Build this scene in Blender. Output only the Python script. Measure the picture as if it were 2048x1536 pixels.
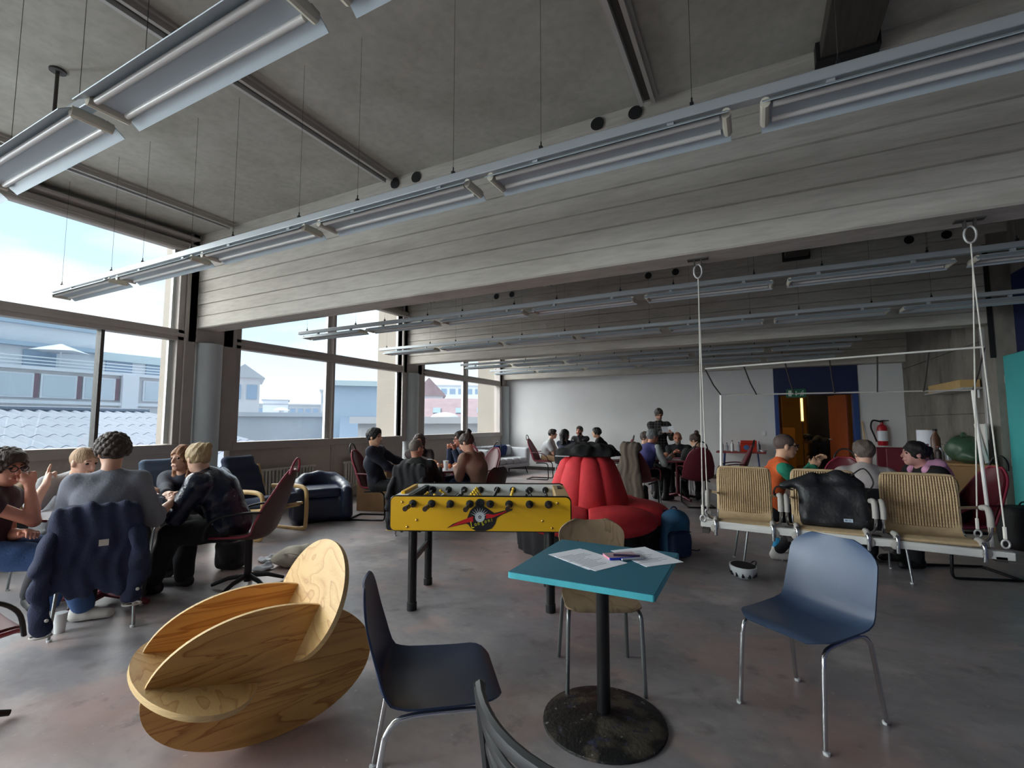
import bpy, math, random
import numpy as np
from mathutils import Vector, Matrix
random.seed(7); rng=np.random.default_rng(7)
for o in list(bpy.data.objects): bpy.data.objects.remove(o)
S=bpy.context.scene; COL=S.collection
R=math.radians; PI=math.pi
# ------------------------------------------------------------------ camera
cam=bpy.data.objects.new('camera',bpy.data.cameras.new('camera')); COL.objects.link(cam)
cam.location=(0,0,1.40); cam.rotation_euler=(PI/2+R(4.635),0,R(27.05))
cam.data.sensor_width=36; cam.data.lens=948.44/2048*36; cam.data.clip_start=.05; cam.data.clip_end=800
S.camera=cam
# ------------------------------------------------------------------ view
vs=S.view_settings; vs.view_transform='Standard'; vs.look='None'; vs.gamma=1; vs.use_curve_mapping=False; vs.exposure=1.35
# ------------------------------------------------------------------ world: hazy late-day sky with soft cloud streaks
w=bpy.data.worlds.new('sky'); S.world=w; w.use_nodes=True; nt=w.node_tree; nt.nodes.clear()
def nn(t,**k):
    n=nt.nodes.new(t)
    for a,b in k.items(): setattr(n,a,b)
    return n
wl=nt.links.new
tc=nn('ShaderNodeTexCoord'); sep=nn('ShaderNodeSeparateXYZ'); wl(tc.outputs['Generated'],sep.inputs[0])
ramp=nn('ShaderNodeValToRGB'); wl(sep.outputs['Z'],ramp.inputs[0])
e=ramp.color_ramp.elements; e[0].position=0; e[0].color=(.30,.29,.28,1)
e[1].position=1; e[1].color=(.36,.52,.68,1)
for p_,c_ in ((.005,(.70,.72,.74)),(.06,(.66,.72,.78)),(.16,(.50,.66,.78)),(.40,(.40,.58,.74))):
    q=ramp.color_ramp.elements.new(p_); q.color=c_+(1,)
mp=nn('ShaderNodeMapping'); mp.inputs['Scale'].default_value=(1.6,1.6,6.5); wl(tc.outputs['Generated'],mp.inputs[0])
no=nn('ShaderNodeTexNoise'); no.inputs['Scale'].default_value=1.5; no.inputs['Detail'].default_value=5; wl(mp.outputs[0],no.inputs['Vector'])
r2=nn('ShaderNodeValToRGB'); wl(no.outputs[0],r2.inputs[0]); r2.color_ramp.elements[0].position=.44; r2.color_ramp.elements[1].position=.66
mx=nn('ShaderNodeMix',data_type='RGBA'); wl(r2.outputs[0],mx.inputs[0]); wl(ramp.outputs[0],mx.inputs[6]); mx.inputs[7].default_value=(.78,.79,.82,1)
bg=nn('ShaderNodeBackground'); wl(mx.outputs[2],bg.inputs[0]); bg.inputs[1].default_value=.74
ow=nn('ShaderNodeOutputWorld'); wl(bg.outputs[0],ow.inputs[0])
# ------------------------------------------------------------------ added area lamp outside the unseen window bays, boosting their daylight
def area(name,loc,rot,sx,sy,power,col):
    l=bpy.data.lights.new(name,'AREA'); l.shape='RECTANGLE'; l.size=sx; l.size_y=sy; l.energy=power; l.color=col
    o=bpy.data.objects.new(name,l); COL.objects.link(o); o.location=loc; o.rotation_euler=rot; return o
area('window_daylight',(-7.25,-3.4,2.45),(0,-R(90),0),2.5,7.6,480,(.90,.96,1.0))
# hazy low sun behind cloud on the window side: very wide, soft light through every bay
sl=bpy.data.lights.new('hazy_sun','SUN'); sl.energy=6.8; sl.angle=R(100); sl.color=(1.0,.97,.93)
so=bpy.data.objects.new('hazy_sun',sl); COL.objects.link(so); so.rotation_euler=Vector((-.86,-.28,.40)).to_track_quat('Z','Y').to_euler()
# ================================================================== helpers
def lin(c): return tuple(((v/255)/12.92 if v/255<=.04045 else ((v/255+.055)/1.055)**2.4) for v in c)
MATS={}
def mat(name,rgb,rough=.55,metal=0,var=0.,vs=6.,bump=0.,bs=40.,spec=.5,stretch=(1,1,1),alpha=None,trans=0,emit=0,coat=0):
    if name in MATS: return MATS[name]
    m=bpy.data.materials.new(name); m.use_nodes=True; t=m.node_tree; b=t.nodes['Principled BSDF']; L=t.links.new
    c=lin(rgb); b.inputs['Base Color'].default_value=c+(1,); b.inputs['Roughness'].default_value=rough
    b.inputs['Metallic'].default_value=metal; b.inputs['Specular IOR Level'].default_value=spec
    if coat: b.inputs['Coat Weight'].default_value=coat
    if trans: b.inputs['Transmission Weight'].default_value=trans
    if emit: b.inputs['Emission Color'].default_value=c+(1,); b.inputs['Emission Strength'].default_value=emit
    if var or bump:
        tc=t.nodes.new('ShaderNodeTexCoord'); mp=t.nodes.new('ShaderNodeMapping'); mp.inputs['Scale'].default_value=stretch
        L(tc.outputs['Object'],mp.inputs[0])
    if var:
        n=t.nodes.new('ShaderNodeTexNoise'); n.inputs['Scale'].default_value=vs; n.inputs['Detail'].default_value=5; L(mp.outputs[0],n.inputs['Vector'])
        x=t.nodes.new('ShaderNodeMix'); x.data_type='RGBA'
        rp=t.nodes.new('ShaderNodeMapRange'); rp.inputs[1].default_value=.3; rp.inputs[2].default_value=.7; L(n.outputs[0],rp.inputs[0])
        L(rp.outputs[0],x.inputs[0]); x.inputs[6].default_value=tuple(v*(1-var) for v in c)+(1,); x.inputs[7].default_value=tuple(min(1,v*(1+var)) for v in c)+(1,)
        L(x.outputs[2],b.inputs['Base Color'])
    if bump:
        n2=t.nodes.new('ShaderNodeTexNoise'); n2.inputs['Scale'].default_value=bs; n2.inputs['Detail'].default_value=4; L(mp.outputs[0],n2.inputs['Vector'])
        bp=t.nodes.new('ShaderNodeBump'); bp.inputs['Strength'].default_value=bump; bp.inputs['Distance'].default_value=.02; L(n2.outputs[0],bp.inputs['Height']); L(bp.outputs[0],b.inputs['Normal'])
    MATS[name]=m; return m
def nodes(m):
    t=m.node_tree; return t,t.nodes,t.links.new,t.nodes['Principled BSDF']
class MB:
    def __init__(s): s.v=[]; s.f=[]; s.m=[]; s.k=0; s.n=0
    def add(s,v,f):
        v=np.asarray(v,float).reshape(-1,3); s.v.append(v)
        for q in f: s.f.append(tuple(int(i)+s.n for i in q)); s.m.append(s.k)
        s.n+=len(v); return s
    def box(s,c,d,rot=None):
        x,y,z=(k/2 for k in d); v=np.array([(-x,-y,-z),(x,-y,-z),(x,y,-z),(-x,y,-z),(-x,-y,z),(x,-y,z),(x,y,z),(-x,y,z)])
        if rot is not None: v=v@(np.array(Matrix.Rotation(rot,3,'Z')) if np.isscalar(rot) else np.asarray(rot)).T
        return s.add(v+np.asarray(c),[(3,2,1,0),(4,5,6,7),(0,1,5,4),(1,2,6,5),(2,3,7,6),(3,0,4,7)])
    def tube(s,pts,r,n=8,closed=False,cap=True,flat=1.,up=None):
        P=[np.asarray(p,float) for p in pts]; m=len(P); rr=r if hasattr(r,'__len__') else [r]*m
        T=[]
        for i in range(m):
            a=P[i-1] if (i or closed) else P[i]; b=P[(i+1)%m] if (i<m-1 or closed) else P[i]; d=b-a; T.append(d/(np.linalg.norm(d)+1e-9))
        u=np.array(up,float) if up is not None else (np.array([0,0,1.]) if abs(T[0][2])<.9 else np.array([1.,0,0]))
        V=[]
        for i in range(m):
            u=u-(u@T[i])*T[i]; u/=np.linalg.norm(u)+1e-9; w_=np.cross(T[i],u)
            for k in range(n):
                a=2*PI*k/n; V.append(P[i]+rr[i]*(math.cos(a)*u*flat+math.sin(a)*w_))
        F=[]
        for i in range(m if closed else m-1):
            j=(i+1)%m
            for k in range(n): F.append((i*n+k,i*n+(k+1)%n,j*n+(k+1)%n,j*n+k))
        if cap and not closed: F.append(tuple(range(n))[::-1]); F.append(tuple((m-1)*n+k for k in range(n)))
        return s.add(V,F)
    def lathe(s,prof,n=24,c=(0,0,0),sx=1,sy=1,a0=0,a1=2*PI):
        full=abs(a1-a0-2*PI)<1e-6; V=[]; m=len(prof); na=n if full else n+1
        for i in range(na):
            a=a0+(a1-a0)*i/n
            for r,z in prof: V.append((c[0]+r*math.cos(a)*sx,c[1]+r*math.sin(a)*sy,c[2]+z))
        F=[]
        for i in range(n):
            j=(i+1)%na
            for k in range(m-1): F.append((i*m+k,j*m+k,j*m+k+1,i*m+k+1))
        if full:
            for k in (0,m-1):
                if prof[k][0]>1e-5: F.append(tuple(i*m+k for i in range(n))[::(-1 if k==0 else 1)])
        return s.add(V,F)
    def prism(s,out,h0,h1,fn=lambda x,y,h:(x,y,h)):
        n=len(out); V=[fn(x,y,h0) for x,y in out]+[fn(x,y,h1) for x,y in out]
        return s.add(V,[tuple(range(n))[::-1],tuple(range(n,2*n))]+[(i,(i+1)%n,n+(i+1)%n,n+i) for i in range(n)])
    def ell(s,c,r,nu=14,nv=9,M=None):
        V=[];F=[]
        for i in range(nv+1):
            t=PI*i/nv
            for k in range(nu):
                a=2*PI*k/nu; V.append((math.sin(t)*math.cos(a)*r[0],math.sin(t)*math.sin(a)*r[1],math.cos(t)*r[2]))
        for i in range(nv):
            for k in range(nu): F.append((i*nu+k,(i+1)*nu+k,(i+1)*nu+(k+1)%nu,i*nu+(k+1)%nu))
        V=np.array(V)
        if M is not None: V=V@np.asarray(M).T
        return s.add(V+np.asarray(c),F)
    def grid(s,P,th=0.):
        P=np.asarray(P,float); a,b=P.shape[:2]; idx=lambda i,j:i*b+j
        F=[(idx(i,j),idx(i,j+1),idx(i+1,j+1),idx(i+1,j)) for i in range(a-1) for j in range(b-1)]
        if not th: return s.add(P.reshape(-1,3),F)
        N=np.cross(np.gradient(P,axis=1),np.gradient(P,axis=0)); N/=np.linalg.norm(N,axis=2,keepdims=True)+1e-9
        Q=(P+N*th).reshape(-1,3); o=a*b
        F2=[tuple(o+k for k in f[::-1]) for f in F]
        ring=[idx(0,j) for j in range(b)]+[idx(i,b-1) for i in range(1,a)]+[idx(a-1,j) for j in range(b-2,-1,-1)]+[idx(i,0) for i in range(a-2,0,-1)]
        E=[(ring[k],ring[k]+o,ring[(k+1)%len(ring)]+o,ring[(k+1)%len(ring)]) for k in range(len(ring))]
        return s.add(np.concatenate([P.reshape(-1,3),Q]),F+F2+E)
    def build(s,name,m,parent=None,loc=None,rot=0,bevel=0,smooth=True,ang=35,label=None):
        me=bpy.data.meshes.new(name); me.from_pydata(np.concatenate(s.v).tolist(),[],s.f)
        for q in (m if isinstance(m,(list,tuple)) else [m]): me.materials.append(q)
        if max(s.m): me.polygons.foreach_set('material_index',s.m)
        if smooth: me.shade_smooth(); me.set_sharp_from_angle(angle=R(ang))
        me.update(); o=bpy.data.objects.new(name,me); COL.objects.link(o)
        if parent: o.parent=parent
        if loc is not None: o.location=loc
        if rot: o.rotation_euler=(0,0,rot)
        if bevel:
            bm=o.modifiers.new('bevel','BEVEL'); bm.width=bevel; bm.segments=2; bm.limit_method='ANGLE'; bm.angle_limit=R(40)
        if label: o['label']=label
        return o
def tag(o,label,cat,group=None):
    o['label']=label; o['category']=cat
    if group: o['group']=group
    return o
def thing(name,label,cat,loc=(0,0,0),rz=0,group=None):
    o=bpy.data.objects.new(name,None); COL.objects.link(o); o.location=loc; o.rotation_euler=(0,0,rz); o.empty_display_size=.1
    return tag(o,label,cat,group)
def struct(o): o['kind']='structure'; return o
def dup(root,loc,rz,label=None,group=None):
    r=root.copy(); COL.objects.link(r); r.location=loc; r.rotation_euler=(0,0,rz)
    if label: r['label']=label
    if group: r['group']=group
    for ch in list(root.children):
        c=ch.copy(); COL.objects.link(c); c.parent=r
        for g in list(ch.children):
            d=g.copy(); COL.objects.link(d); d.parent=c
    return r
def arc(c,r,a0,a1,n,ax=0,ay=2):
    out=[]
    for i in range(n+1):
        a=a0+(a1-a0)*i/n; p=[c[0],c[1],c[2]]; p[ax]+=r*math.cos(a); p[ay]+=r*math.sin(a); out.append(tuple(p))
    return out
def spline(pts,n=6):
    P=[np.asarray(p,float) for p in pts]; out=[]
    for i in range(len(P)-1):
        p0=P[max(i-1,0)];p1=P[i];p2=P[i+1];p3=P[min(i+2,len(P)-1)]
        for k in range(n):
            t=k/n; out.append(.5*((2*p1)+(-p0+p2)*t+(2*p0-5*p1+4*p2-p3)*t*t+(-p0+3*p1-3*p2+p3)*t**3))
    out.append(P[-1]); return out
def rrect(w_,h,r,n=5):
    out=[]
    for cx,cy,a in ((w_/2-r,h/2-r,0),(-w_/2+r,h/2-r,PI/2),(-w_/2+r,-h/2+r,PI),(w_/2-r,-h/2+r,1.5*PI)):
        for k in range(n+1): out.append((cx+r*math.cos(a+PI/2*k/n),cy+r*math.sin(a+PI/2*k/n)))
    return out
def norm(v): v=np.asarray(v,float); return v/(np.linalg.norm(v)+1e-9)
# ---- organic forms: smooth-blended distance fields meshed by surface nets
class F3:
    def __init__(s): s.p=[]
    def cap(s,a,b,ra,rb=None,k=.02,flat=None,sub=False):
        a=np.asarray(a,float); b=np.asarray(b,float); rb=ra if rb is None else rb; r=max(ra,rb)
        def f(P):
            ba=b-a; q=P-a; h=np.clip((q@ba)/(ba@ba+1e-9),0,1); d=q-h[...,None]*ba
            if flat is not None:
                n_,fl=flat; d=d+(1/fl-1)*(d@n_)[...,None]*n_
            return (np.sqrt((d*d).sum(-1))-(ra+(rb-ra)*h))*(1 if flat is None else min(1,max(flat[1],.5)))
        s.p.append((f,np.minimum(a,b)-r,np.maximum(a,b)+r,k,sub)); return s
    def ell(s,c,r,M=None,k=.02,sub=False):
        c=np.asarray(c,float); r=np.asarray(r,float); M=np.eye(3) if M is None else np.asarray(M)
        def f(P):
            q=(P-c)@M; a=q/r; k0=np.sqrt((a*a).sum(-1)); k1=np.sqrt(((a/r)**2).sum(-1)); return k0*(k0-1)/(k1+1e-9)
        m=r.max() if not np.allclose(M,np.eye(3)) else r
        s.p.append((f,c-m,c+m,k,sub)); return s
    def box(s,c,h,M=None,rd=.02,k=.02,sub=False):
        c=np.asarray(c,float); h=np.asarray(h,float); M=np.eye(3) if M is None else np.asarray(M)
        def f(P):
            q=np.abs((P-c)@M)-(h-rd); return np.sqrt((np.maximum(q,0)**2).sum(-1))+np.minimum(q.max(-1),0)-rd
        m=h if np.allclose(M,np.eye(3)) else np.full(3,np.linalg.norm(h))
        s.p.append((f,c-m,c+m,k,sub)); return s
    def mesh(s,res,noise=0.,nf=22.,cut=None,dirs=None):
        lo=np.min([p[1] for p in s.p if not p[4]],axis=0)-res*4-noise*2; hi=np.max([p[2] for p in s.p if not p[4]],axis=0)+res*4+noise*2
        n=np.ceil((hi-lo)/res).astype(int)+1; D=np.full(n,1.); ax=[lo[i]+np.arange(n[i])*res for i in range(3)]
        for f,a,b,k,sub in s.p:
            pad=k+res*3+noise
            i0=np.clip(np.floor((a-pad-lo)/res).astype(int),0,n-1); i1=np.clip(np.ceil((b+pad-lo)/res).astype(int)+1,1,n)
            if (i1<=i0).any(): continue
            sl=tuple(slice(i0[i],i1[i]) for i in range(3))
            P=np.stack(np.meshgrid(ax[0][sl[0]],ax[1][sl[1]],ax[2][sl[2]],indexing='ij'),-1); d=f(P); e_=D[sl]
            if sub: e_=np.maximum(e_,-d)
            else:
                h=np.clip(.5+.5*(e_-d)/k,0,1); e_=e_*(1-h)+d*h-k*h*(1-h); e_=np.where(D[sl]>=1.,np.minimum(d,.99),e_)
            D[sl]=e_
        if noise or cut:
            act=np.abs(D)<res*3+noise*2 if not cut else np.ones_like(D,bool)
            I=np.argwhere(act); P=lo+I*res
            if noise:
                ds=dirs if dirs is not None else [(1,.3,.5),(-.4,1,.2),(.3,-.5,1),(.8,.7,-.6)]
                v=np.zeros(len(P))
                for q,dv in enumerate(ds):
                    dv=np.asarray(dv,float); v+=np.sin((P@dv)*nf*(1+.35*q)+1.7*q+1.5*np.sin(P[:,(q+1)%3]*nf*.5))/len(ds)
                D[act]+=noise*v*1.6
            if cut: D[act]=np.maximum(D[act],cut(P))
        return nets(D,lo,res)
def nets(D,lo,h):
    s_=D<0; sh=np.array(D.shape)-1
    cnt=np.zeros(sh,np.int8)
    cr=[(i,j,k) for i in(0,1) for j in(0,1) for k in(0,1)]
    sub=lambda A,c:A[c[0]:c[0]+sh[0],c[1]:c[1]+sh[1],c[2]:c[2]+sh[2]]
    for c in cr: cnt+=sub(s_,c)
    act=(cnt>0)&(cnt<8); I=np.argwhere(act); idx=np.full(sh,-1,int); idx[act]=np.arange(len(I))
    acc=np.zeros((len(I),3)); num=np.zeros(len(I))
    for c in cr:
        for ax in range(3):
            if c[ax]: continue
            d=list(c); d[ax]=1
            a=D[tuple((I+c).T)]; b=D[tuple((I+d).T)]; m=(a<0)!=(b<0); t=np.where(m,a/(np.where(m,a-b,1)),0)
            p=np.tile(np.array(c,float),(len(I),1)); p[:,ax]+=t; acc[m]+=p[m]; num[m]+=1
    V=lo+(I+acc/np.maximum(num,1)[:,None])*h; Fs=[]
    for ax in range(3):
        o1,o2=[(1,2),(2,0),(0,1)][ax]
        a=np.moveaxis(s_,ax,0)[:-1]; b=np.moveaxis(s_,ax,0)[1:]
        m=np.moveaxis(a!=b,0,ax); E=np.argwhere(m); sg=s_[tuple(E.T)]
        ok=(E[:,o1]>0)&(E[:,o2]>0)&(E[:,o1]<sh[o1])&(E[:,o2]<sh[o2]); E=E[ok]; sg=sg[ok]
        q=[]
        for d1,d2 in ((0,0),(-1,0),(-1,-1),(0,-1)):
            e_=E.copy(); e_[:,o1]+=d1; e_[:,o2]+=d2; q.append(idx[tuple(e_.T)])
        q=np.stack(q,1); q[~sg]=q[~sg][:,::-1]; Fs.append(q[:,::-1][:,::-1])
    return V,np.concatenate(Fs)
def join(meshes):
    V=[];Fc=[];n=0
    for v,f in meshes: V.append(v); Fc.append(f+n); n+=len(v)
    return np.concatenate(V),np.concatenate(Fc)
def mobj(name,VF,m,parent=None,loc=None,rot=0,label=None,mi=None):
    V,Fq=VF; me=bpy.data.meshes.new(name); me.from_pydata(V.tolist(),[],Fq.tolist())
    for q in (m if isinstance(m,(list,tuple)) else [m]): me.materials.append(q)
    if mi is not None: me.polygons.foreach_set('material_index',mi)
    me.shade_smooth(); me.update(); o=bpy.data.objects.new(name,me); COL.objects.link(o)
    if parent: o.parent=parent
    if loc is not None: o.location=loc
    if rot: o.rotation_euler=(0,0,rot)
    if label: o['label']=label
    return o
def text_mesh(body,size,name,m,parent,M,ext=.0004,align='CENTER'):
    cu=bpy.data.curves.new(name,'FONT'); cu.body=body; cu.size=size; cu.extrude=ext; cu.align_x=align; cu.align_y='CENTER'
    t=bpy.data.objects.new(name,cu); COL.objects.link(t); dg=bpy.context.evaluated_depsgraph_get()
    me=bpy.data.meshes.new_from_object(t.evaluated_get(dg)); bpy.data.objects.remove(t); bpy.data.curves.remove(cu)
    me.transform(M); me.materials.clear(); me.materials.append(m); o=bpy.data.objects.new(name,me); COL.objects.link(o); o.parent=parent; return o
# ================================================================== materials of the room
def concrete(name,rgb,patch,bump=.25,rough=.85,stain=None,sx=(1,1,1)):
    m=mat(name,rgb,rough); t,N,L,b=nodes(m); c=lin(rgb); d=lin(patch)
    tc=N.new('ShaderNodeTexCoord'); mp=N.new('ShaderNodeMapping'); mp.inputs['Scale'].default_value=sx; L(tc.outputs['Object'],mp.inputs[0])
    n1=N.new('ShaderNodeTexNoise'); n1.inputs['Scale'].default_value=1.1; n1.inputs['Detail'].default_value=8; n1.inputs['Roughness'].default_value=.62; L(mp.outputs[0],n1.inputs['Vector'])
    n2=N.new('ShaderNodeTexNoise'); n2.inputs['Scale'].default_value=14; n2.inputs['Detail'].default_value=6; L(mp.outputs[0],n2.inputs['Vector'])
    rp=N.new('ShaderNodeValToRGB'); rp.color_ramp.elements[0].position=.36; rp.color_ramp.elements[1].position=.64; L(n1.outputs[0],rp.inputs[0])
    x=N.new('ShaderNodeMix'); x.data_type='RGBA'; L(rp.outputs[0],x.inputs[0]); x.inputs[6].default_value=d+(1,); x.inputs[7].default_value=c+(1,)
    y=N.new('ShaderNodeMix'); y.data_type='RGBA'; y.blend_type='MULTIPLY'; y.inputs[0].default_value=.35; L(x.outputs[2],y.inputs[6])
    r3=N.new('ShaderNodeValToRGB'); r3.color_ramp.elements[0].color=(.6,.6,.6,1); r3.color_ramp.elements[0].position=.3; r3.color_ramp.elements[1].position=.6; L(n2.outputs[0],r3.inputs[0]); L(r3.outputs[0],y.inputs[7])
    out=y
    if stain:
        n4=N.new('ShaderNodeTexNoise'); n4.inputs['Scale'].default_value=2.3; n4.inputs['Detail'].default_value=3; L(mp.outputs[0],n4.inputs['Vector'])
        r4=N.new('ShaderNodeValToRGB'); r4.color_ramp.elements[0].position=.57; r4.color_ramp.elements[1].position=.70; L(n4.outputs[0],r4.inputs[0])
        z=N.new('ShaderNodeMix'); z.data_type='RGBA'; L(r4.outputs[0],z.inputs[0]); L(y.outputs[2],z.inputs[6]); z.inputs[7].default_value=lin(stain)+(1,); out=z
    L(out.outputs[2],b.inputs['Base Color'])
    bp=N.new('ShaderNodeBump'); bp.inputs['Strength'].default_value=bump; bp.inputs['Distance'].default_value=.01; L(n2.outputs[0],bp.inputs['Height']); L(bp.outputs[0],b.inputs['Normal'])
    return m,n1
m_ceil,_=concrete('concrete_ceiling',(188,186,178),(165,162,152),.2)
m_beam,_=concrete('concrete_beam',(204,200,192),(180,175,166),.6,sx=(.35,1,2.2),stain=(168,163,154))
m_pill,_=concrete('concrete_raw',(148,142,133),(118,113,106),.4,sx=(1,1.4,.6),stain=(104,99,93))
m_floor,fn1=concrete('concrete_floor',(168,164,166),(142,138,140),.06,.36,stain=(176,160,157),sx=(.9,1.3,1))
t,N,L,b=nodes(m_floor)
src=b.inputs['Base Color'].links[0].from_socket
def nz_(sc,de,lo,hi,rough=.6):
    n=N.new('ShaderNodeTexNoise'); n.inputs['Scale'].default_value=sc; n.inputs['Detail'].default_value=de; n.inputs['Roughness'].default_value=rough; tc_=N.new('ShaderNodeTexCoord'); L(tc_.outputs['Object'],n.inputs['Vector']); r=N.new('ShaderNodeMapRange'); r.inputs[1].default_value=lo; r.inputs[2].default_value=hi; L(n.outputs[0],r.inputs[0]); return r
for sc,de,lo,hi,col,amt in ((.55,4,.48,.62,(182,152,144),.7),(.9,6,.52,.64,(136,136,144),.75),(1.6,7,.56,.66,(196,190,188),.55),(5,8,.58,.70,(110,106,106),.65),(28,4,.66,.72,(206,202,198),.5)):
    r=nz_(sc,de,lo,hi); mu=N.new('ShaderNodeMath'); mu.operation='MULTIPLY'; mu.inputs[1].default_value=amt; L(r.outputs[0],mu.inputs[0]); x=N.new('ShaderNodeMix'); x.data_type='RGBA'; L(mu.outputs[0],x.inputs[0]); L(src,x.inputs[6]); x.inputs[7].default_value=lin(col)+(1,); src=x.outputs[2]
L(src,b.inputs['Base Color'])
rr_=N.new('ShaderNodeMapRange'); rr_.inputs[3].default_value=.26; rr_.inputs[4].default_value=.48; L(fn1.outputs[0],rr_.inputs[0]); L(rr_.outputs[0],b.inputs['Roughness'])
m_white=mat('white_paint',(222,223,224),.7,var=.03,vs=2)
m_taupe=mat('taupe_frame',(172,165,160),.5,var=.06,vs=3)
m_taupe2=mat('taupe_panel',(186,178,170),.7,var=.06,vs=4,bump=.1,bs=60)
m_alu=mat('aluminium_frame',(196,196,194),.4,.3)
m_dark=mat('dark_metal',(72,68,66),.55,.2,var=.1)
m_fin=mat('beige_fin',(150,143,134),.8,var=.05,vs=2,bump=.15,bs=25)
m_navy=mat('navy_paint',(20,32,78),.5,var=.06,vs=3)
m_navyl=mat('blue_door_frame',(36,66,128),.45)
m_black=mat('black_matt',(22,22,24),.6)
m_col=mat('column_paint',(196,204,206),.55,var=.04,vs=3)
def glassmat():
    m=bpy.data.materials.new('window_glass'); m.use_nodes=True; t=m.node_tree; t.nodes.clear()
    o=t.nodes.new('ShaderNodeOutputMaterial'); a=t.nodes.new('ShaderNodeBsdfTransparent'); a.inputs[0].default_value=(.95,.97,.97,1)
    g=t.nodes.new('ShaderNodeBsdfGlossy'); g.inputs['Roughness'].default_value=.02; f0=t.nodes.new('ShaderNodeLayerWeight'); f1=t.nodes.new('ShaderNodeMath'); f1.operation='POWER'; f1.inputs[1].default_value=5; t.links.new(f0.outputs['Facing'],f1.inputs[0]); f=t.nodes.new('ShaderNodeMath'); f.operation='MULTIPLY_ADD'; f.inputs[1].default_value=.5; f.inputs[2].default_value=.03; t.links.new(f1.outputs[0],f.inputs[0])
    x=t.nodes.new('ShaderNodeMixShader'); t.links.new(f.outputs[0],x.inputs[0]); t.links.new(a.outputs[0],x.inputs[1]); t.links.new(g.outputs[0],x.inputs[2]); t.links.new(x.outputs[0],o.inputs[0]); return m
m_glass=glassmat()
# ================================================================== room shell
WX=-6.9; BY=13.0; RX=2.9; CZ=4.0; Y0=-7.3
BEAMS=[-5.16,-.69,3.78,8.25,12.70]; BW=.30; BZ=2.69
struct(MB().box(((WX+RX)/2-.3,(Y0+BY)/2,-.1),(RX-WX+1.4,BY-Y0+.6,.2)).build('floor',m_floor))
struct(MB().box(((WX+RX)/2-.1,(Y0+BY)/2,CZ+.15),(RX-WX+.6,BY-Y0+.6,.3)).build('ceiling',m_ceil))
def beam(i,y):
    g=MB(); js=[2.69,2.855,3.02,3.185,3.35,3.515,3.68,3.86]; f=[(y+.012,2.69)]      # board-marked faces: shallow joints, each board a little proud or shy
    off=[.0,.006,-.002,.005,.001,.004,-.001]
    for k in range(7):
        a,b_=js[k],js[k+1]; o=off[(k+i)%7]
        f+=[(y+o,a+(.012 if k==0 else .007)),(y+o,b_-.007),(y+.020,b_)]
    f+=[(y+.014,3.865),(y-.02,3.88),(y-.02,CZ)]
    bk=[(y+BW,CZ)]+[(y+BW-(off[k]),z) for k,z in zip(range(5,0,-1),[3.6,3.4,3.2,2.95,2.70])] if False else [(y+BW,CZ),(y+BW,2.70),(y+BW-.012,2.69)]
    g.prism([(p[0],p[1]) for p in f+bk],WX+.02 if i!=4 else WX+.02,RX+.4,lambda a,b_,h:(h,a,b_))
    return struct(g.build('trim_%d'%(i+1),m_beam,ang=20))
beams=[beam(i,y) for i,y in enumerate(BEAMS)]
for bi,xs in ((2,(-3.31,-3.03,-1.10,-.78)),(3,(-4.55,-4.2,-1.55,-1.1,2.0,2.4))):
    for x in xs: MB().lathe([(.0,.004),(.042,.004),(.052,.0),(.058,.012)],18).build('pipe_hole',m_black,beams[bi]); o=beams[bi].children[-1]; o.location=(x,BEAMS[bi]-.022,3.93); o.rotation_euler=(PI/2,0,0)
# back wall with the blue doorway
dx0,dx1,dz=.52,1.98,2.12
g=MB(); g.box(((WX+.5)/2-.15,BY+.1,CZ/2),(.5-WX+.3-.06,.2,CZ)); g.box(((1.98+.1+RX)/2+.1,BY+.1,CZ/2),(RX-2.08+.2,.2,CZ)); g.box((1.26,BY+.1,(2.76+CZ)/2),(1.66,.2,CZ-2.76))
wb=struct(g.build('wall_back',m_white))
g=MB(); g.box((1.26,BY+.09,(dz+2.76)/2),(1.66,.22,2.76-dz)); MB
hd=g.build('door_header',m_navy,wb)
d1=thing('door_1','blue framed double doorway with open red-brown leaf','door'); d1['kind']='structure'; del d1['category']
MB().box((.475,BY+.08,dz/2),(.09,.26,dz)).build('frame_post',m_navyl,d1,bevel=.005); MB().box((2.03,BY+.08,dz/2),(.10,.26,dz)).build('frame_post',m_navyl,d1,bevel=.005)
MB().box((1.25,BY+.08,dz-.04),(1.46,.24,.08)).build('frame_head',m_navy,d1)
m_leaf=mat('red_brown_door',(150,72,40),.5,var=.12,vs=5,stretch=(1,1,.2))
lf=MB().box((0,.34,1.03),(.045,.68,2.02)).build('door_leaf',m_leaf,d1,loc=(1.9,BY+.2,0),rot=R(24),bevel=.004)
MB().tube([(-.04,.62,1.0),(-.07,.62,1.0),(-.07,.52,1.0)],.011).build('door_handle',m_alu,lf)
lf2=MB().box((0,.32,1.03),(.045,.64,2.02)).build('door_leaf',m_leaf,d1,loc=(.56,BY+.2,0),rot=R(-3),bevel=.004)
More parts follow.
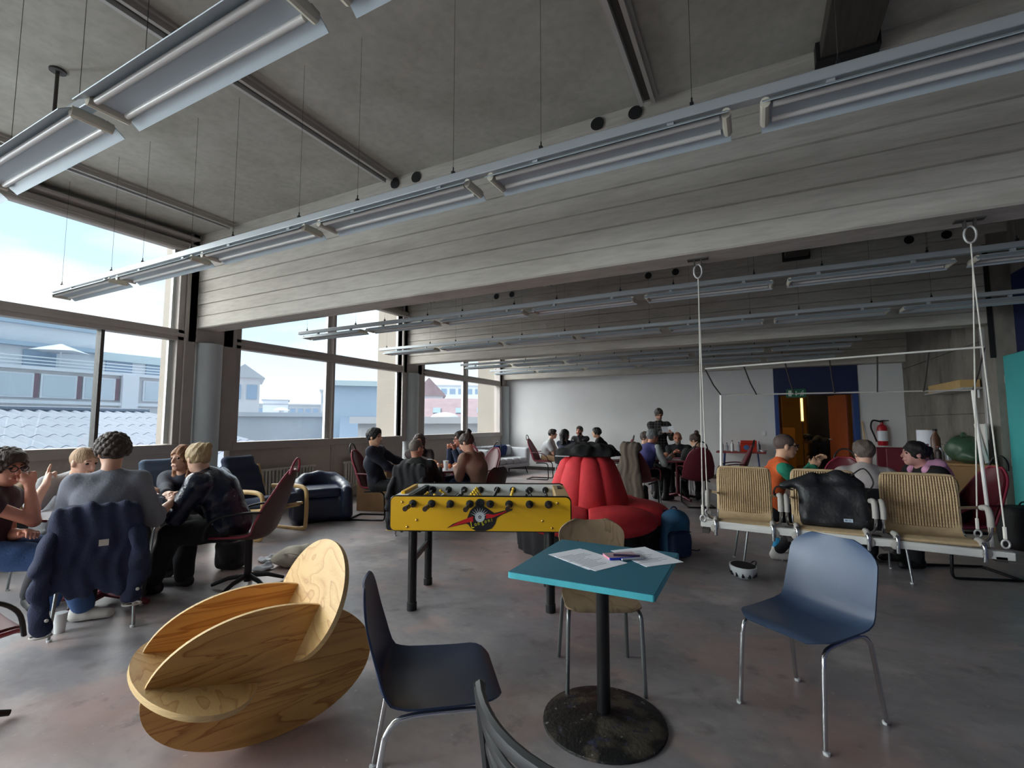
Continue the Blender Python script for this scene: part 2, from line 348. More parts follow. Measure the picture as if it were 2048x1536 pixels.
# corridor beyond, warm and dim
m_cor=mat('ochre_corridor',(172,128,48),.7,var=.12,vs=2); m_corf=mat('corridor_floor',(150,118,62),.35,var=.1,vs=2)
struct(MB().box((1.0,16.0,-.05),(4.6,5.6,.1)).build('floor_corridor',m_corf)); struct(MB().box((1.0,18.4,1.5),(4.6,.2,3.2)).build('wall_corridor',m_cor))
struct(MB().box((-.8,15.8,1.5),(.2,5.2,3.2)).build('wall_corridor_side',m_cor)); struct(MB().box((3.3,15.8,1.5),(.2,5.2,3.2)).build('wall_corridor_far',m_cor)); struct(MB().box((1.0,15.8,3.1),(4.6,5.4,.2)).build('ceiling_corridor',m_cor))
tag(MB().box((1.62,15.6,1.2),(.62,.5,2.4)).build('dark_locker',m_black,bevel=.01),'tall dark locker standing in the corridor beyond the door','locker')
tag(MB().box((.55,16.6,.62),(1.0,.5,1.24)).box((.55,16.33,.62),(.02,.06,1.1)).build('corridor_cabinet',mat('ochre_wood',(160,112,44),.5,var=.1,vs=4),bevel=.008),'low ochre wooden cabinet in the corridor beyond the door','cabinet')
lm=thing('corridor_lamp','narrow warm tube lamp glowing in the corridor','lamp',(1.16,15.2,0)); MB().lathe([(.12,0),(.12,.02),(.02,.03)],16).build('base',m_dark,lm); MB().tube([(0,.05,.02),(0,.05,1.45)],.012).build('pole',m_dark,lm)  # made-up stand with a glowing strip, in place of a reflected streak of light
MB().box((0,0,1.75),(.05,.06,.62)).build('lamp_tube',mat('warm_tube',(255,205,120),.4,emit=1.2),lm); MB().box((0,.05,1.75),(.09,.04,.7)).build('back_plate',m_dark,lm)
li=bpy.data.lights.new('corridor_light','AREA'); li.energy=5; li.color=(1,.74,.36); li.size=.5; lo_=bpy.data.objects.new('corridor_light',li); COL.objects.link(lo_); lo_.location=(.6,15.0,2.95)
# side wall on the right: raw concrete, navy beyond the pillar
g=MB(); zz=[0,.52,1.02,1.53,2.03,2.55,2.9]
for k in range(6): g.box((RX+.10-.004*(k%2),(8.45+BY)/2,(zz[k]+zz[k+1])/2),(.2,BY-8.45,zz[k+1]-zz[k]-.006))
g.box((RX+.13,(8.45+BY)/2,CZ/2),(.2,BY-8.45,CZ)); g.box((RX+.04,8.37,CZ/2),(.30,.26,CZ))
struct(g.build('wall_right',m_pill,bevel=.004))
struct(MB().box((RX+.2,(Y0+8.24)/2,1.65),(.2,8.24-Y0,3.3)).build('wall_navy',m_navy)); struct(MB().box((RX+.2,(Y0+8.24)/2,3.65),(.2,8.24-Y0,.7)).build('wall_upper',m_pill))
MB().box((RX-.13,8.235,2.98),(.05,.02,1.5)).build('dark_slot',m_black,bpy.data.objects['wall_right'])
MB().box((RX-.10,8.6,1.35),(.05,.07,2.7)).box((RX-.10,8.6,1.28),(.06,.11,.22)).build('cable_conduit',m_alu,bpy.data.objects['wall_right'],bevel=.004)
struct(MB().box(((WX+RX)/2,Y0-.1,CZ/2),(RX-WX+.6,.2,CZ)).build('wall_behind',m_white))
m_teal=mat('teal_panel',(70,176,176),.55,var=.05,vs=3)
td=thing('teal_door_panel','tall teal panel leaning on the navy wall at right','panel',(RX-.02,7.55,0))
MB().box((0,0,1.13),(.05,1.35,2.24)).build('board',m_teal,td,bevel=.012); MB().box((-.005,.69,1.95),(.03,.03,.10)).box((-.005,.69,.9),(.03,.03,.10)).build('hinge',m_alu,td)
struct(MB().box((-2.0,BY-.008,.05),(9.6,.016,.10)).build('baseboard_back',m_dark))
# ------------------------------------------------------------------ window wall
def bay(n,ya,yb,ms_low,ms_up):
    f=MB(); x=WX-.02; dp=.14
    f.box((x,(ya+yb)/2,1.05),(dp+.04,yb-ya,.12)); f.box((x,(ya+yb)/2,2.575),(dp,yb-ya,.15)); f.box((x,(ya+yb)/2,2.575),(dp+.03,yb-ya,.05)); f.box((x,(ya+yb)/2,3.81),(dp,yb-ya,.12))
    f.box((x,ya+.04,2.4),(dp,.08,2.7)); f.box((x,yb-.04,2.4),(dp,.08,2.7))
    o=struct(f.build('window_%d'%n,m_taupe,bevel=.006))
    for y in ms_low:
        MB().box((x,y,1.81),(dp-.02,.035 if n==3 else .05,1.4)).build('mullion',m_taupe if n!=3 else m_dark,o)
        if n!=3: MB().box((x-.03,y-.08,1.81),(.06,.09,1.4)).build('casement_stile',m_alu,o)
    for y in ms_up: MB().box((x,y,3.2),(dp-.02,.06,1.1)).build('mullion',m_taupe,o); MB().box((x-.03,y-.08,3.2),(.06,.08,1.1)).build('casement_stile',m_alu,o)
    MB().box((x-.04,yb-.115,1.81),(.05,.05,1.38)).build('casement_stile',m_alu,o); MB().box((x-.04,yb-.11,3.2),(.05,.04,1.1)).build('casement_stile',m_alu,o)
    for (z0,z1,mm) in ((1.11,2.5,ms_low),(2.65,3.75,ms_up)):
        ys=[ya+.08]+list(mm)+[yb-.08]
        for k in range(len(ys)-1): MB().box((x-.01,(ys[k]+ys[k+1])/2,(z0+z1)/2),(.008,ys[k+1]-ys[k]-.02,z1-z0)).build('pane',m_glass,o)
    struct(MB().box((WX-.06,(ya+yb)/2,.5),(.14,yb-ya,.99)).build('wall_parapet_%d'%n,m_taupe2))
    struct(MB().box((WX-.04,(ya+yb)/2,3.94),(.16,yb-ya,.16)).build('wall_lintel_%d'%n,m_ceil))
    for y in (ya+(yb-ya)*.5,): MB().box((WX+.012,y,.5),(.03,.09,.98)).build('panel_post',m_taupe,o)
    return o
bays=[bay(1,4.37,8.19,(6.24,),(6.24,)),bay(2,8.85,12.78,(10.8,),(10.8,)),bay(3,-.12,3.64,(2.75,.8),()),bay(4,-4.6,-.8,(-2.7,),(-2.7,)),bay(5,-7.3,-5.3,(),())]
for i,y in enumerate(BEAMS):
    yc=y+.15
    c=thing('trim_column_%d'%i,'round painted column between the window bays','column',(WX,yc,0)); c['kind']='structure'; del c['category']
    MB().lathe([(.17,0),(.17,2.5)],32,(.03,.06,0)).build('shaft',m_col,c); MB().box((-.02,-.22,2.5),(.2,.14,3.02)).build('post',m_taupe,c,bevel=.006); MB().box((-.02,.33,2.5),(.2,.20,3.02)).build('post',m_taupe,c,bevel=.006)
    MB().box((-.0,.06,3.25),(.16,.62,1.5)).build('plate',m_taupe,c)
    struct(MB().box((-7.38,yc+.10,.5),(.62,.5,10)).build('trim_fin_%d'%i,m_fin,bevel=.01))
# blind rail and pipe along the head of the near window
g=MB(); g.box((WX+.10,1.4,3.80),(.06,4.6,.07)); g.tube([(WX+.17,-.8,3.72),(WX+.17,3.7,3.72)],.028,10); g.box((WX+.12,1.5,3.90),(.16,4.4,.03))
tag(g.build('blind_rail',m_taupe),'taupe blind rail with pipe along the head of the near window','rail')
g=MB(); g.box((WX+.10,6.2,3.80),(.06,4.0,.07)); g.tube([(WX+.17,4.2,3.72),(WX+.17,8.2,3.72)],.028,10)
tag(g.build('blind_rail',m_taupe),'blind rail with pipe along the head of the middle window','rail')
# ------------------------------------------------------------------ ceiling tracks and duct
m_trk=mat('track_metal',(176,172,166),.5,.2)
k=0
for by0,by1,nm in ((.0,3.70,'first bay over the foosball'),(4.6,8.1,'second bay'),(9.1,12.5,'third bay by the back wall')):
    for x,wd in ((-6.03,'nearest the windows'),(-3.36,'second from the windows'),(-.67,'third from the windows')):
        o=thing('ceiling_track','metal ceiling track in the %s, %s'%(nm,wd),'track',(x,0,CZ),0,'ceiling tracks')
        MB().box((0,(by0+by1)/2,-.012),(.17,by1-by0,.024)).build('base_plate',m_trk,o); MB().box((-.045,(by0+by1)/2,-.045),(.03,by1-by0,.045)).build('rail',m_alu,o); MB().box((.045,(by0+by1)/2,-.045),(.03,by1-by0,.045)).build('rail',m_trk,o); MB().box((0,(by0+by1)/2,-.028),(.05,by1-by0-.02,.012)).build('slot',m_dark,o)
m_duct=mat('duct_dark',(70,64,58),.7,var=.2,vs=8,stretch=(6,.5,1))
for y0,y1,nm in ((-.35,3.77,'dark flat cable duct on the ceiling above the swing'),(4.1,8.24,'dark flat cable duct on the ceiling beyond the first beam')):
    o=thing('cable_duct',nm,'duct',(.645,0,CZ-.002)); MB().box((0,(y0+y1)/2,-.06),(.31,y1-y0,.12)).build('casing',m_duct,o,bevel=.006); MB().box((0,y1-.05,-.07),(.36,.10,.14)).build('collar',m_black,o)
b3=thing('pipe_bracket','small forked metal pipe bracket hanging from the ceiling','bracket',(-4.50,1.42,0))
MB().lathe([(.05,3.985),(.05,4.0)],14).build('ceiling_plate',m_dark,b3); MB().tube([(0,0,3.99),(0,0,3.62)],.012).build('rod',m_dark,b3); MB().tube(arc((0,0,3.54),.075,R(20),R(160),8,0,2),.013,flat=1.6).build('fork',m_dark,b3)
# ------------------------------------------------------------------ hanging fluorescent rows
m_refl=mat('lamp_reflector',(174,186,194),.45,.1); m_tub=mat('fluorescent_tube',(206,204,200),.3); m_endc=mat('lamp_end_cap',(205,200,184),.5); m_rail=mat('lamp_rail',(186,192,196),.4,.25)
def fixture():
    t=thing('fluorescent_fixture','x','lamp')
    L_=1.19
    for s in (1,-1):
        P=[[(x,s*y,z) for (y,z) in ((.048,-.028),(.062,-.032),(.080,-.044),(.098,-.057),(.120,-.074))] for x in (0,L_)]
        P=np.array(P); P=P if s>0 else P[::-1]
        MB().grid(P,.003).build('reflector_wing',m_refl,t,ang=60)
        MB().tube([(.04,s*.054,-.056),(L_-.04,s*.054,-.056)],.013,12).build('tube',m_tub,t)
    MB().box((L_/2,0,-.036),(L_-.02,.10,.03)).build('spine',m_refl,t,bevel=.006)
    for x in (.25,L_-.25): MB().box((x,0,-.008),(.03,.03,.036)).build('hanger',m_rail,t)
    for x in (.012,L_-.012):
        MB().tube([(x,-.075,-.052),(x,.075,-.052)],.020,10,flat=1.2).build('end_cap',m_endc,t)
    return t
fx=fixture(); first=True
ROWS=[(.93,'row above the window tables nearest the camera',-6.36,7),(2.22,'row in front of the first beam',-6.5,7),(5.12,'first row behind the first beam',-6.25,7),(7.0,'second row behind the first beam',-6.3,7),(9.8,'first row behind the second beam',-6.25,6),(11.35,'row nearest the back wall',-6.3,6)]
ordn=['first','second','third','fourth','fifth','sixth','seventh']
for y,nm,x0,n in ROWS:
    p=1.315
    zr=2.815
    rl=thing('lamp_rail','long hanging lamp rail of the '+nm,'lamp rail',(0,y,zr),0,'hanging lamp rails'); x1=x0+n*p-.05
    MB().box(((x0+x1)/2-.05,0,-.0),(x1-x0+.25,.05,.05)).build('channel',m_rail,rl,bevel=.004)
    for q in range(n+1):
        for dxx in ((.0,) if q in (0,n) else (-.28,.28)):
            xx=min(max(x0+q*p+dxx,x0),x1); MB().tube([(xx,0,.05),(xx,0,CZ-zr)],.0013,4).build('wire',m_dark,rl); MB().box((xx,0,.036),(.016,.02,.028)).tube([(xx,0,.045),(xx,0,.075)],.004,6).build('gripper',m_black,rl)
    for q in range(n):
        lab='fluorescent lamp, %s from the windows in the %s'%(ordn[q],nm)
        if first: fx.location=(x0+q*p,y,zr-.036); fx['label']=lab; fx['group']='hanging fluorescent lamps'; first=False
        else: dup(fx,(x0+q*p,y,zr-.036),0,lab,'hanging fluorescent lamps')
# ================================================================== the town outside
YAW=R(27.05)
FW=np.array([-math.sin(YAW)*math.cos(R(4.635)),math.cos(YAW)*math.cos(R(4.635)),math.sin(R(4.635))]); RT=np.array([math.cos(YAW),math.sin(YAW),0]); UP=np.cross(RT,FW)
m_bl=mat('town_pale_render',(196,196,200),.85,var=.04,vs=.4); m_bw=mat('town_white_render',(212,216,224),.85,var=.03,vs=.4); m_bg=mat('town_grey_render',(176,180,186),.85,var=.05,vs=.4)
m_win=mat('town_window',(140,160,182),.2); m_shut=mat('town_shutter',(188,198,208),.6); m_red=mat('town_red_brown',(124,102,112),.7); m_tile=mat('town_red_tiles',(150,130,134),.85,var=.1,vs=1.5); m_mint=mat('town_copper_edge',(184,200,206),.6)
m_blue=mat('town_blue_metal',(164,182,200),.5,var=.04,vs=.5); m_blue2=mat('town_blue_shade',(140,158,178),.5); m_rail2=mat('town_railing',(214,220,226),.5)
# corrugated roof right below the near windows, each course of sheets a mesh strip
rf=thing('corrugated_roof','wide corrugated sheet roof just below the near windows','roof',(-12.3,0,0))
m_cor2=mat('fibre_cement',(112,120,134),.8,var=.07,vs=.8)
for k in range(6):
    xa,xb=-1.7*k,-1.7*(k+1)-.12; za=.25+.26*k; P=[]
    ys=np.arange(-9,10.9,.055)
    for x,z in ((xa,za+.012),(xb,za+.26*1.07-.0)): P.append([(x,y,z+.04*math.sin((y+.0)/.33*2*PI)) for y in ys])
    MB().grid(np.array(P)[::-1],.01).build('sheet_course',m_cor2,rf,ang=60)
MB().tube([(-10.35,-9,1.86),(-10.35,10.8,1.86)],.12,8).build('ridge_cap',m_cor2,rf)
MB().box((-5.2,1,-3.0),(10.2,19.8,6.2)).build('wall',m_bg,rf)
# long apartment block behind the roof
ab=thing('apartment_block','long pale apartment block with shutter windows and roof terrace','building',(-33,0,0))
MB().box((-5,2.4,-1.85),(10,33,12.3)).build('wall',m_bl,ab)
MB().box((-6.6,1,5.55),(7,26.5,2.7)).build('attic',m_bw,ab); MB().box((-6.5,1,7.1),(7.3,26.8,.5)).build('attic_roof',m_blue,ab)
MB().box((-6.6,16.6,4.75),(7,4.6,1.1)).build('attic_low',m_bw,ab); MB().box((-6.4,16.6,5.5),(7.4,4.7,.5)).build('low_roof',m_mint,ab)
MB().box((-2.95,1,5.75),(.5,26.5,.25)).build('cornice',m_blue,ab)
for z in (4.2,2.45,.35): MB().box((.10,2.4,z),(.3,33.2,.18)).build('string_course',m_bw,ab)
for y in (-6,1,8.2,14.6): MB().box((.12,y,-1.6),(.5,.8,11.6)).build('pilaster',m_bw,ab)
for z in (3.3,1.35,-.75):
    for a_ in (1,8.2,14.6):
        for y in ((a_+1.5,a_+3.25,a_+5.0) if a_<14 else (a_+1.5,a_+3.25)):
            o=MB().box((.04,y,z),(.12,1.5,1.25)).build('window',m_bw,ab); MB().box((.09,y,z),(.08,1.3,1.1)).build('pane',m_shut,o); MB().box((.08,y+.84,z),(.08,.18,1.25)).build('shutter',m_red,o)
for y in (-2,1.5,4.2,6.2,9.0,11.6,15.4,17.6): MB().box((-3.05,y,4.98),(.12,1.4,.95)).build('terrace_window',m_win,ab)
for z in (4.45,4.62,4.8): MB().box((-.1,2.4,z),(.05,33,.05)).build('railing_bar',m_rail2,ab)
ub=thing('terrace_parasol','white square parasol open on the apartment roof terrace','parasol',(-34.6,12.0,4.3))
MB().lathe([(1.35,1.05),(.05,1.5)],4).build('canopy',m_bw,ub,smooth=False); MB().tube([(0,0,0),(0,0,1.45)],.04).build('pole',m_rail2,ub)
# buildings seen in the middle bay
def house(name,label,loc,w_,d,h,m,roof=None,rz=0,rows=0,cols=0,mr=None,z0=-8):
    o=thing(name,label,'building',loc,rz)
    MB().box((0,0,(z0+h)/2),(w_,d,h-z0)).build('wall',m,o)
    if roof: MB().prism([(-w_/2-.4,h),(w_/2+.4,h),(0,h+roof)],-d/2-.3,d/2+.3,lambda a,b_,q:(a,q,b_)).build('roof',mr or m_tile,o,smooth=False)
    else: MB().box((0,0,h+.12),(w_+.5,d+.5,.24)).build('roof',mr or m_bg,o)
    for r in range(rows):
        for c in range(cols):
            x=-w_/2+(c+.5)*w_/cols; f=MB().box((x,-d/2-.02,h-1.3-r*2.6),(w_/cols*.66,.1,1.3)).build('window',m_win,o)
    return o
def wpt(px,dep): # ground position at a viewing bearing and distance
    d=FW*948.44+RT*(px-1024); k=dep/948.44; return (d*k)[:2]
def H_(py,dep): return 1.40+(844.8-py)/948.44*dep*1.0
def bearing(p): return math.atan2(-p[0],p[1])
for nm,lab,px,dep,wpx,ytop,d,m,roof,rows,cols in (
  ('stepped_house','pale stepped house seen at left of the middle window',488,46,52,762,8,m_bl,1.2,3,2),
  ('flat_roof_block','long low flat-roofed block with a row of windows on the skyline',580,95,160,812,10,m_bg,None,1,12),
  ('rooftop_plant','low plant room on the skyline roof',553,92,44,803,6,m_bw,None,0,0),
  ('stepped_tower','distant stepped tower block beside the window mullion',668,80,44,786,9,m_bg,None,5,3),
  ('low_shed','low grey shed wall across the middle window view',545,30,210,834,5,m_bg,None,0,0),
  ('slab_block','distant white slab block with strip windows above the red roofs',905,120,112,776,12,m_bw,None,2,7),
  ('gable_house','small gabled house with red roof seen in the far window',858,62,52,795,8,m_bl,2.2,0,0)):
    p=wpt(px,dep); h=H_(ytop,dep); w_=wpx/948.44*dep
    house(nm,lab,(p[0],p[1],0),w_,d,h,m,roof,bearing(p),rows,cols,m_bg if nm=='stepped_house' else None)
p=wpt(715,26); bb=thing('blue_metal_block','blue metal-clad block with slanted hood in the middle window','building',(p[0],p[1],0),bearing(p))
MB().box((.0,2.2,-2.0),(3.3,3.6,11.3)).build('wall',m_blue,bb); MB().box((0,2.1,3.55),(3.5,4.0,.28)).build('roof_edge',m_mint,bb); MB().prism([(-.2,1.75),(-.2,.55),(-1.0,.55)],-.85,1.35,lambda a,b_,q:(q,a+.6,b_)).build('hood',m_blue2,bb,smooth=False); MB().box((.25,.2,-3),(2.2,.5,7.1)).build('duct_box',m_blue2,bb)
p=wpt(915,44); rh=thing('red_roof_house','long house with red tiled roof and skylights in the far window','building',(p[0],p[1],0),bearing(p))
MB().box((0,3,-3.2),(7,6,9.8)).build('wall',m_bl,rh); MB().prism([(-.6,1.5),(6.6,1.5),(3,3.75)],-3.7,4.6,lambda a,b_,q:(q,a,b_)).build('roof',m_tile,rh,smooth=False)
for x in (-1.9,.2,2.2): MB().box((x,.9,2.52),(.7,.9,.06),np.array(Matrix.Rotation(R(32),3,'X'))).build('skylight',m_win,rh)
p=wpt(890,24); dm=thing('dome_skylight','white dome skylight on the flat roof outside the far window','skylight',(p[0],p[1],1.62))
MB().lathe([(.72,0),(.66,.10),(.5,.2),(.25,.27),(0,.29)],24).build('dome',m_bw,dm); MB().lathe([(.8,-.12),(.8,0),(.7,.02)],24).build('curb',m_bg,dm)
p=wpt(900,21); house('flat_roof','flat grey roof outside the far window under the dome',(p[0],p[1],0),6.5,7,1.36,m_bg,None,bearing(p))
p=wpt(565,34); vt=thing('roof_vent','small white mushroom vent on the shed roof','vent',(p[0],p[1],1.55)); MB().tube([(0,0,0),(0,0,.75)],.17,10).build('pipe',m_bw,vt); MB().lathe([(.55,.7),(.3,.86),(0,.92)],14).build('cap',m_bw,vt)
g=MB(); xs=np.linspace(-260,160,60)
P=[[(x,330+30*math.sin(x*.02),z) for x in xs] for z in (-30,0)]; P.append([(x,360,8+5*math.sin(x*.031)+4*math.sin(x*.07+1)) for x in xs])
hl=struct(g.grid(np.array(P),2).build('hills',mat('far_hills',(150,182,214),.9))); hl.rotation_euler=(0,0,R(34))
gr=struct(MB().box((-120,120,-8.1),(400,420,.2)).build('ground',m_bg)); gr.location=(0,0,0)
# ceiling of the unbuilt
# ================================================================== furniture materials
def wood(name,rgb,dark,scale=3.,dist=4.,rough=.5,ax=(1,1,1)):
    m=mat(name,rgb,rough); t,N,L,b=nodes(m)
    tc=N.new('ShaderNodeTexCoord'); mp=N.new('ShaderNodeMapping'); mp.inputs['Scale'].default_value=ax; L(tc.outputs['Object'],mp.inputs[0])
    n0=N.new('ShaderNodeTexNoise'); n0.inputs['Scale'].default_value=scale; n0.inputs['Detail'].default_value=2.5; n0.inputs['Distortion'].default_value=.6; L(mp.outputs[0],n0.inputs['Vector'])
    mu=N.new('ShaderNodeMath'); mu.operation='MULTIPLY'; mu.inputs[1].default_value=dist*5; L(n0.outputs[0],mu.inputs[0])
    fr=N.new('ShaderNodeMath'); fr.operation='FRACT'; L(mu.outputs[0],fr.inputs[0])
    rp=N.new('ShaderNodeValToRGB'); c=lin(rgb); d=lin(dark); rp.color_ramp.elements[0].color=c+(1,); rp.color_ramp.elements[1].color=c+(1,)
    for p_,q in ((.35,c),(.78,tuple((x*.6+y*.4) for x,y in zip(c,d))),(.93,d)): k=rp.color_ramp.elements.new(p_); k.color=q+(1,)
    L(fr.outputs[0],rp.inputs[0])
    n2=N.new('ShaderNodeTexNoise'); n2.inputs['Scale'].default_value=60; mp2=N.new('ShaderNodeMapping'); mp2.inputs['Scale'].default_value=tuple(v**2 for v in ax); L(tc.outputs['Object'],mp2.inputs[0]); L(mp2.outputs[0],n2.inputs['Vector'])
    x=N.new('ShaderNodeMix'); x.data_type='RGBA'; x.blend_type='MULTIPLY'; x.inputs[0].default_value=.25; L(rp.outputs[0],x.inputs[6]); L(n2.outputs[0],x.inputs[7]); L(x.outputs[2],b.inputs['Base Color']); return m
m_ply=wood('plywood',(226,172,98),(182,120,58),2.6,1.5,.45,(.38,1,4.2)); m_ply2=wood('plywood_light',(228,190,130),(200,150,96),3.2,1.5,.45,(2.2,.8,1.4))
m_edge=mat('plywood_edge',(222,188,132),.6,var=.15,vs=90,stretch=(.2,.2,4))
m_chrome=mat('chrome',(210,212,215),.14,1.); m_steel=mat('grey_steel',(150,155,156),.35,.9); m_navyp=mat('navy_plastic',(40,56,86),.4,var=.06,vs=8,bump=.05,bs=300); m_bluep=mat('slate_blue_plastic',(66,84,112),.38,var=.05,vs=6,bump=.05,bs=300)
m_cwood=wood('worn_plywood_seat',(150,128,102),(120,98,74),3,1.2,.5,(3,.6,1)); m_teal2=mat('petrol_laminate',(40,112,134),.34,var=.04,vs=5); m_teale=mat('turquoise_edge',(80,186,200),.45,var=.08,vs=20)
m_iron=mat('cast_iron',(34,33,33),.5,.2,var=.45,vs=9,bump=.3,bs=60); 
t,N,L,b=nodes(m_iron); src=b.inputs['Base Color'].links[0].from_socket
for sc_,lo,hi,col in ((7,.50,.62,(92,84,72)),(38,.66,.70,(150,150,146)),(16,.62,.68,(60,62,84))):
    n=N.new('ShaderNodeTexNoise'); n.inputs['Scale'].default_value=sc_; n.inputs['Detail'].default_value=6; tc=N.new('ShaderNodeTexCoord'); L(tc.outputs['Object'],n.inputs['Vector']); r=N.new('ShaderNodeMapRange'); r.inputs[1].default_value=lo; r.inputs[2].default_value=hi; L(n.outputs[0],r.inputs[0]); x=N.new('ShaderNodeMix'); x.data_type='RGBA'; L(r.outputs[0],x.inputs[0]); L(src,x.inputs[6]); x.inputs[7].default_value=lin(col)+(1,); src=x.outputs[2]
L(src,b.inputs['Base Color'])
m_bpole=mat('black_pole',(16,16,18),.4)
m_maroon=mat('maroon_plastic',(98,28,42),.42,var=.08,vs=7); m_maroonr=mat('maroon_rim',(150,52,70),.4); m_shellb=mat('shell_back_dark',(74,46,44),.5,var=.1,vs=6); m_btube=mat('black_tube',(26,25,28),.4,.3)
m_leather=mat('navy_leather',(24,36,62),.34,var=.1,vs=5,bump=.12,bs=50); m_bfab=mat('slate_fabric',(52,62,84),.85,var=.08,vs=20,bump=.3,bs=180); m_birch=mat('birch_frame',(206,172,116),.45,var=.08,vs=8)
m_redf=mat('red_velvet',(222,58,66),.75,var=.10,vs=9,bump=.22,bs=90); m_skirt=mat('black_skirt',(20,20,26),.85,bump=.2,bs=60); m_sofa=mat('light_grey_fabric',(184,188,194),.9,var=.06,vs=12,bump=.2,bs=150); m_cush=mat('navy_cushion_cloth',(28,48,96),.9,var=.15,vs=14,bump=.2,bs=100)
m_yel=mat('yellow_panel',(238,184,30),.38,var=.03,vs=4); m_wcup=mat('white_plastic',(232,236,238),.4); m_paper=mat('paper',(232,236,244),.8); m_ink=mat('ink',(120,124,140),.8)
m_bcloth=mat('black_cloth',(18,18,20),.9,bump=.3,bs=40); m_rad=mat('radiator_paint',(204,202,194),.45)
# ================================================================== big foreground things
# plywood rocking lounge: two parallel oval sides, oval seat and oval back slotted through them
pl=thing('plywood_rocker','plywood rocking lounge of interlocking ovals on the floor','rocker',(-1.978,1.487,0),1.149)   # local x along the sides, -y towards camera
def oval(cx,cz,a,b_,t,y0,y1,n=72):
    pts=[(cx+a*math.cos(k)*math.cos(t)-b_*math.sin(k)*math.sin(t),cz+a*math.cos(k)*math.sin(t)+b_*math.sin(k)*math.cos(t)) for k in np.linspace(0,2*PI,n,endpoint=False)]
    g=MB(); n=len(pts); g.k=0; V0=[(x,y0,z) for x,z in pts]; V1=[(x,y1,z) for x,z in pts]
    g.add(V0+V1,[tuple(range(n)),tuple(range(n,2*n))[::-1]]); g.k=1; g.add(V0+V1,[(i,n+i,n+(i+1)%n,(i+1)%n) for i in range(n)]); return g
oval(0,.284,.462,.283,-.046,-.011,.011).build('side_panel',[m_ply,m_edge],pl,bevel=.002); oval(0,.284,.462,.283,-.046,.365,.387).build('side_panel',[m_ply,m_edge],pl,bevel=.002)
def slat(A,B,c_e,s_e,c_n,s_n,name):
    A=np.array([A[0],A[1]+.283]);B=np.array([B[0],B[1]+.283]); e_=(B-A)/np.linalg.norm(B-A); nz=np.array([-e_[1],e_[0]]); g=MB(); n=64
    top=[];bot=[]
    for k in np.linspace(0,2*PI,n,endpoint=False):
        q=A+e_*(c_e+s_e*math.cos(k)); y=-(c_n+s_n*math.sin(k))
        top.append((q[0]+nz[0]*.011,y,q[1]+nz[1]*.011)); bot.append((q[0]-nz[0]*.011,y,q[1]-nz[1]*.011))
    g.k=0; g.add(top+bot,[tuple(range(n)),tuple(range(n,2*n))[::-1]]); g.k=1; g.add(top+bot,[(i,n+i,n+(i+1)%n,(i+1)%n) for i in range(n)])
    return g.build(name,[m_ply2,m_edge],pl,bevel=.002)
slat((-.471,.076),(-.029,-.04),.215,.245,-.185,.45,'seat_oval'); slat((.221,.253),(.088,-.01),.02,.28,-.19,.405,'back_oval')
# ------------------------------------------------------------------ petrol table
tb=thing('pedestal_table','square petrol blue table on a black iron pedestal','table',(-.683,2.245,0))
g=MB(); o=rrect(.636,.66,.012,3); g.prism(o,.715,.7395); g2=g.build('table_edge',m_teale,tb); MB().prism(rrect(.630,.654,.010,3),.7395,.7412).build('tabletop',m_teal2,tb)
MB().lathe([(.031,.03),(.031,.70)],20,(0,.045,0)).build('pole',m_bpole,tb); MB().box((0,.02,.705),(.3,.3,.02)).build('top_bracket',m_bpole,tb)
MB().lathe([(0,.05),(.05,.045),(.12,.034),(.26,.018),(.285,.010),(.288,0),(0,0)],48,(.0,.0,0)).build('base_disc',m_iron,tb,loc=(0,.045,0))
def paper(name,label,loc,rz,w_,h,lines,z=.7415,skip=()):
    t=thing(name,label,'paper',(loc[0],loc[1],z),rz); MB().box((0,0,.0006),(w_,h,.0012)).build('sheet',m_paper,t)
    g=MB(); rd=random.Random(lines)
    for k in range(lines):
        ln=rd.uniform(.4,.8)*w_; g.box((-w_*.42+ln/2 if k%5 else -w_*.3,h*.36-k*h*.72/max(lines,1),.0014),(ln,.0022,.0004))
    g.build('print',m_ink,t); return t
paper('printed_sheet','printed paper lying nearest the camera on the petrol table',(-.735,2.26),R(62),.21,.297,13,.7414)
paper('printed_sheet','white paper underneath the nearest printed sheet',(-.765,2.268),R(60),.21,.297,2,.7402+.0002)
paper('printed_sheet','printed paper at the right corner of the petrol table',(-.505,2.44),R(48),.21,.297,16,.7414)
nb=thing('notebook','small pink edged notebook lying across the papers','notebook',(-.61,2.372,.7430),R(38)); MB().box((0,0,.004),(.155,.085,.007)).build('pages',mat('pink_pages',(220,128,150),.7),nb); MB().box((0,0,.0085),(.157,.087,.002)).build('cover',mat('grey_pink_cover',(176,150,158),.6,var=.15,vs=20),nb)
for lab,x,y,rz,c_ in (('blue felt pen on the table in front of the notebook',-.598,2.318,R(35),(26,60,190)),('dark pen lying across the pink notebook',-.585,2.35,R(18),(50,40,70)),('white capped pen beside the blue felt pen',-.548,2.342,R(42),(200,205,215))):
    p=thing('pen',lab,'pen',(x,y,.7485 if 'across' not in lab else .7575),rz,'pens on the petrol table'); mm=mat('pen_%d'%c_[0],c_,.4); MB().tube([(-.055,0,0),(.04,0,0)],.0055,8).build('barrel',mm,p); MB().tube([(.04,0,0),(.07,0,0)],[.0062,.005],8).build('pen_cap',mm,p)
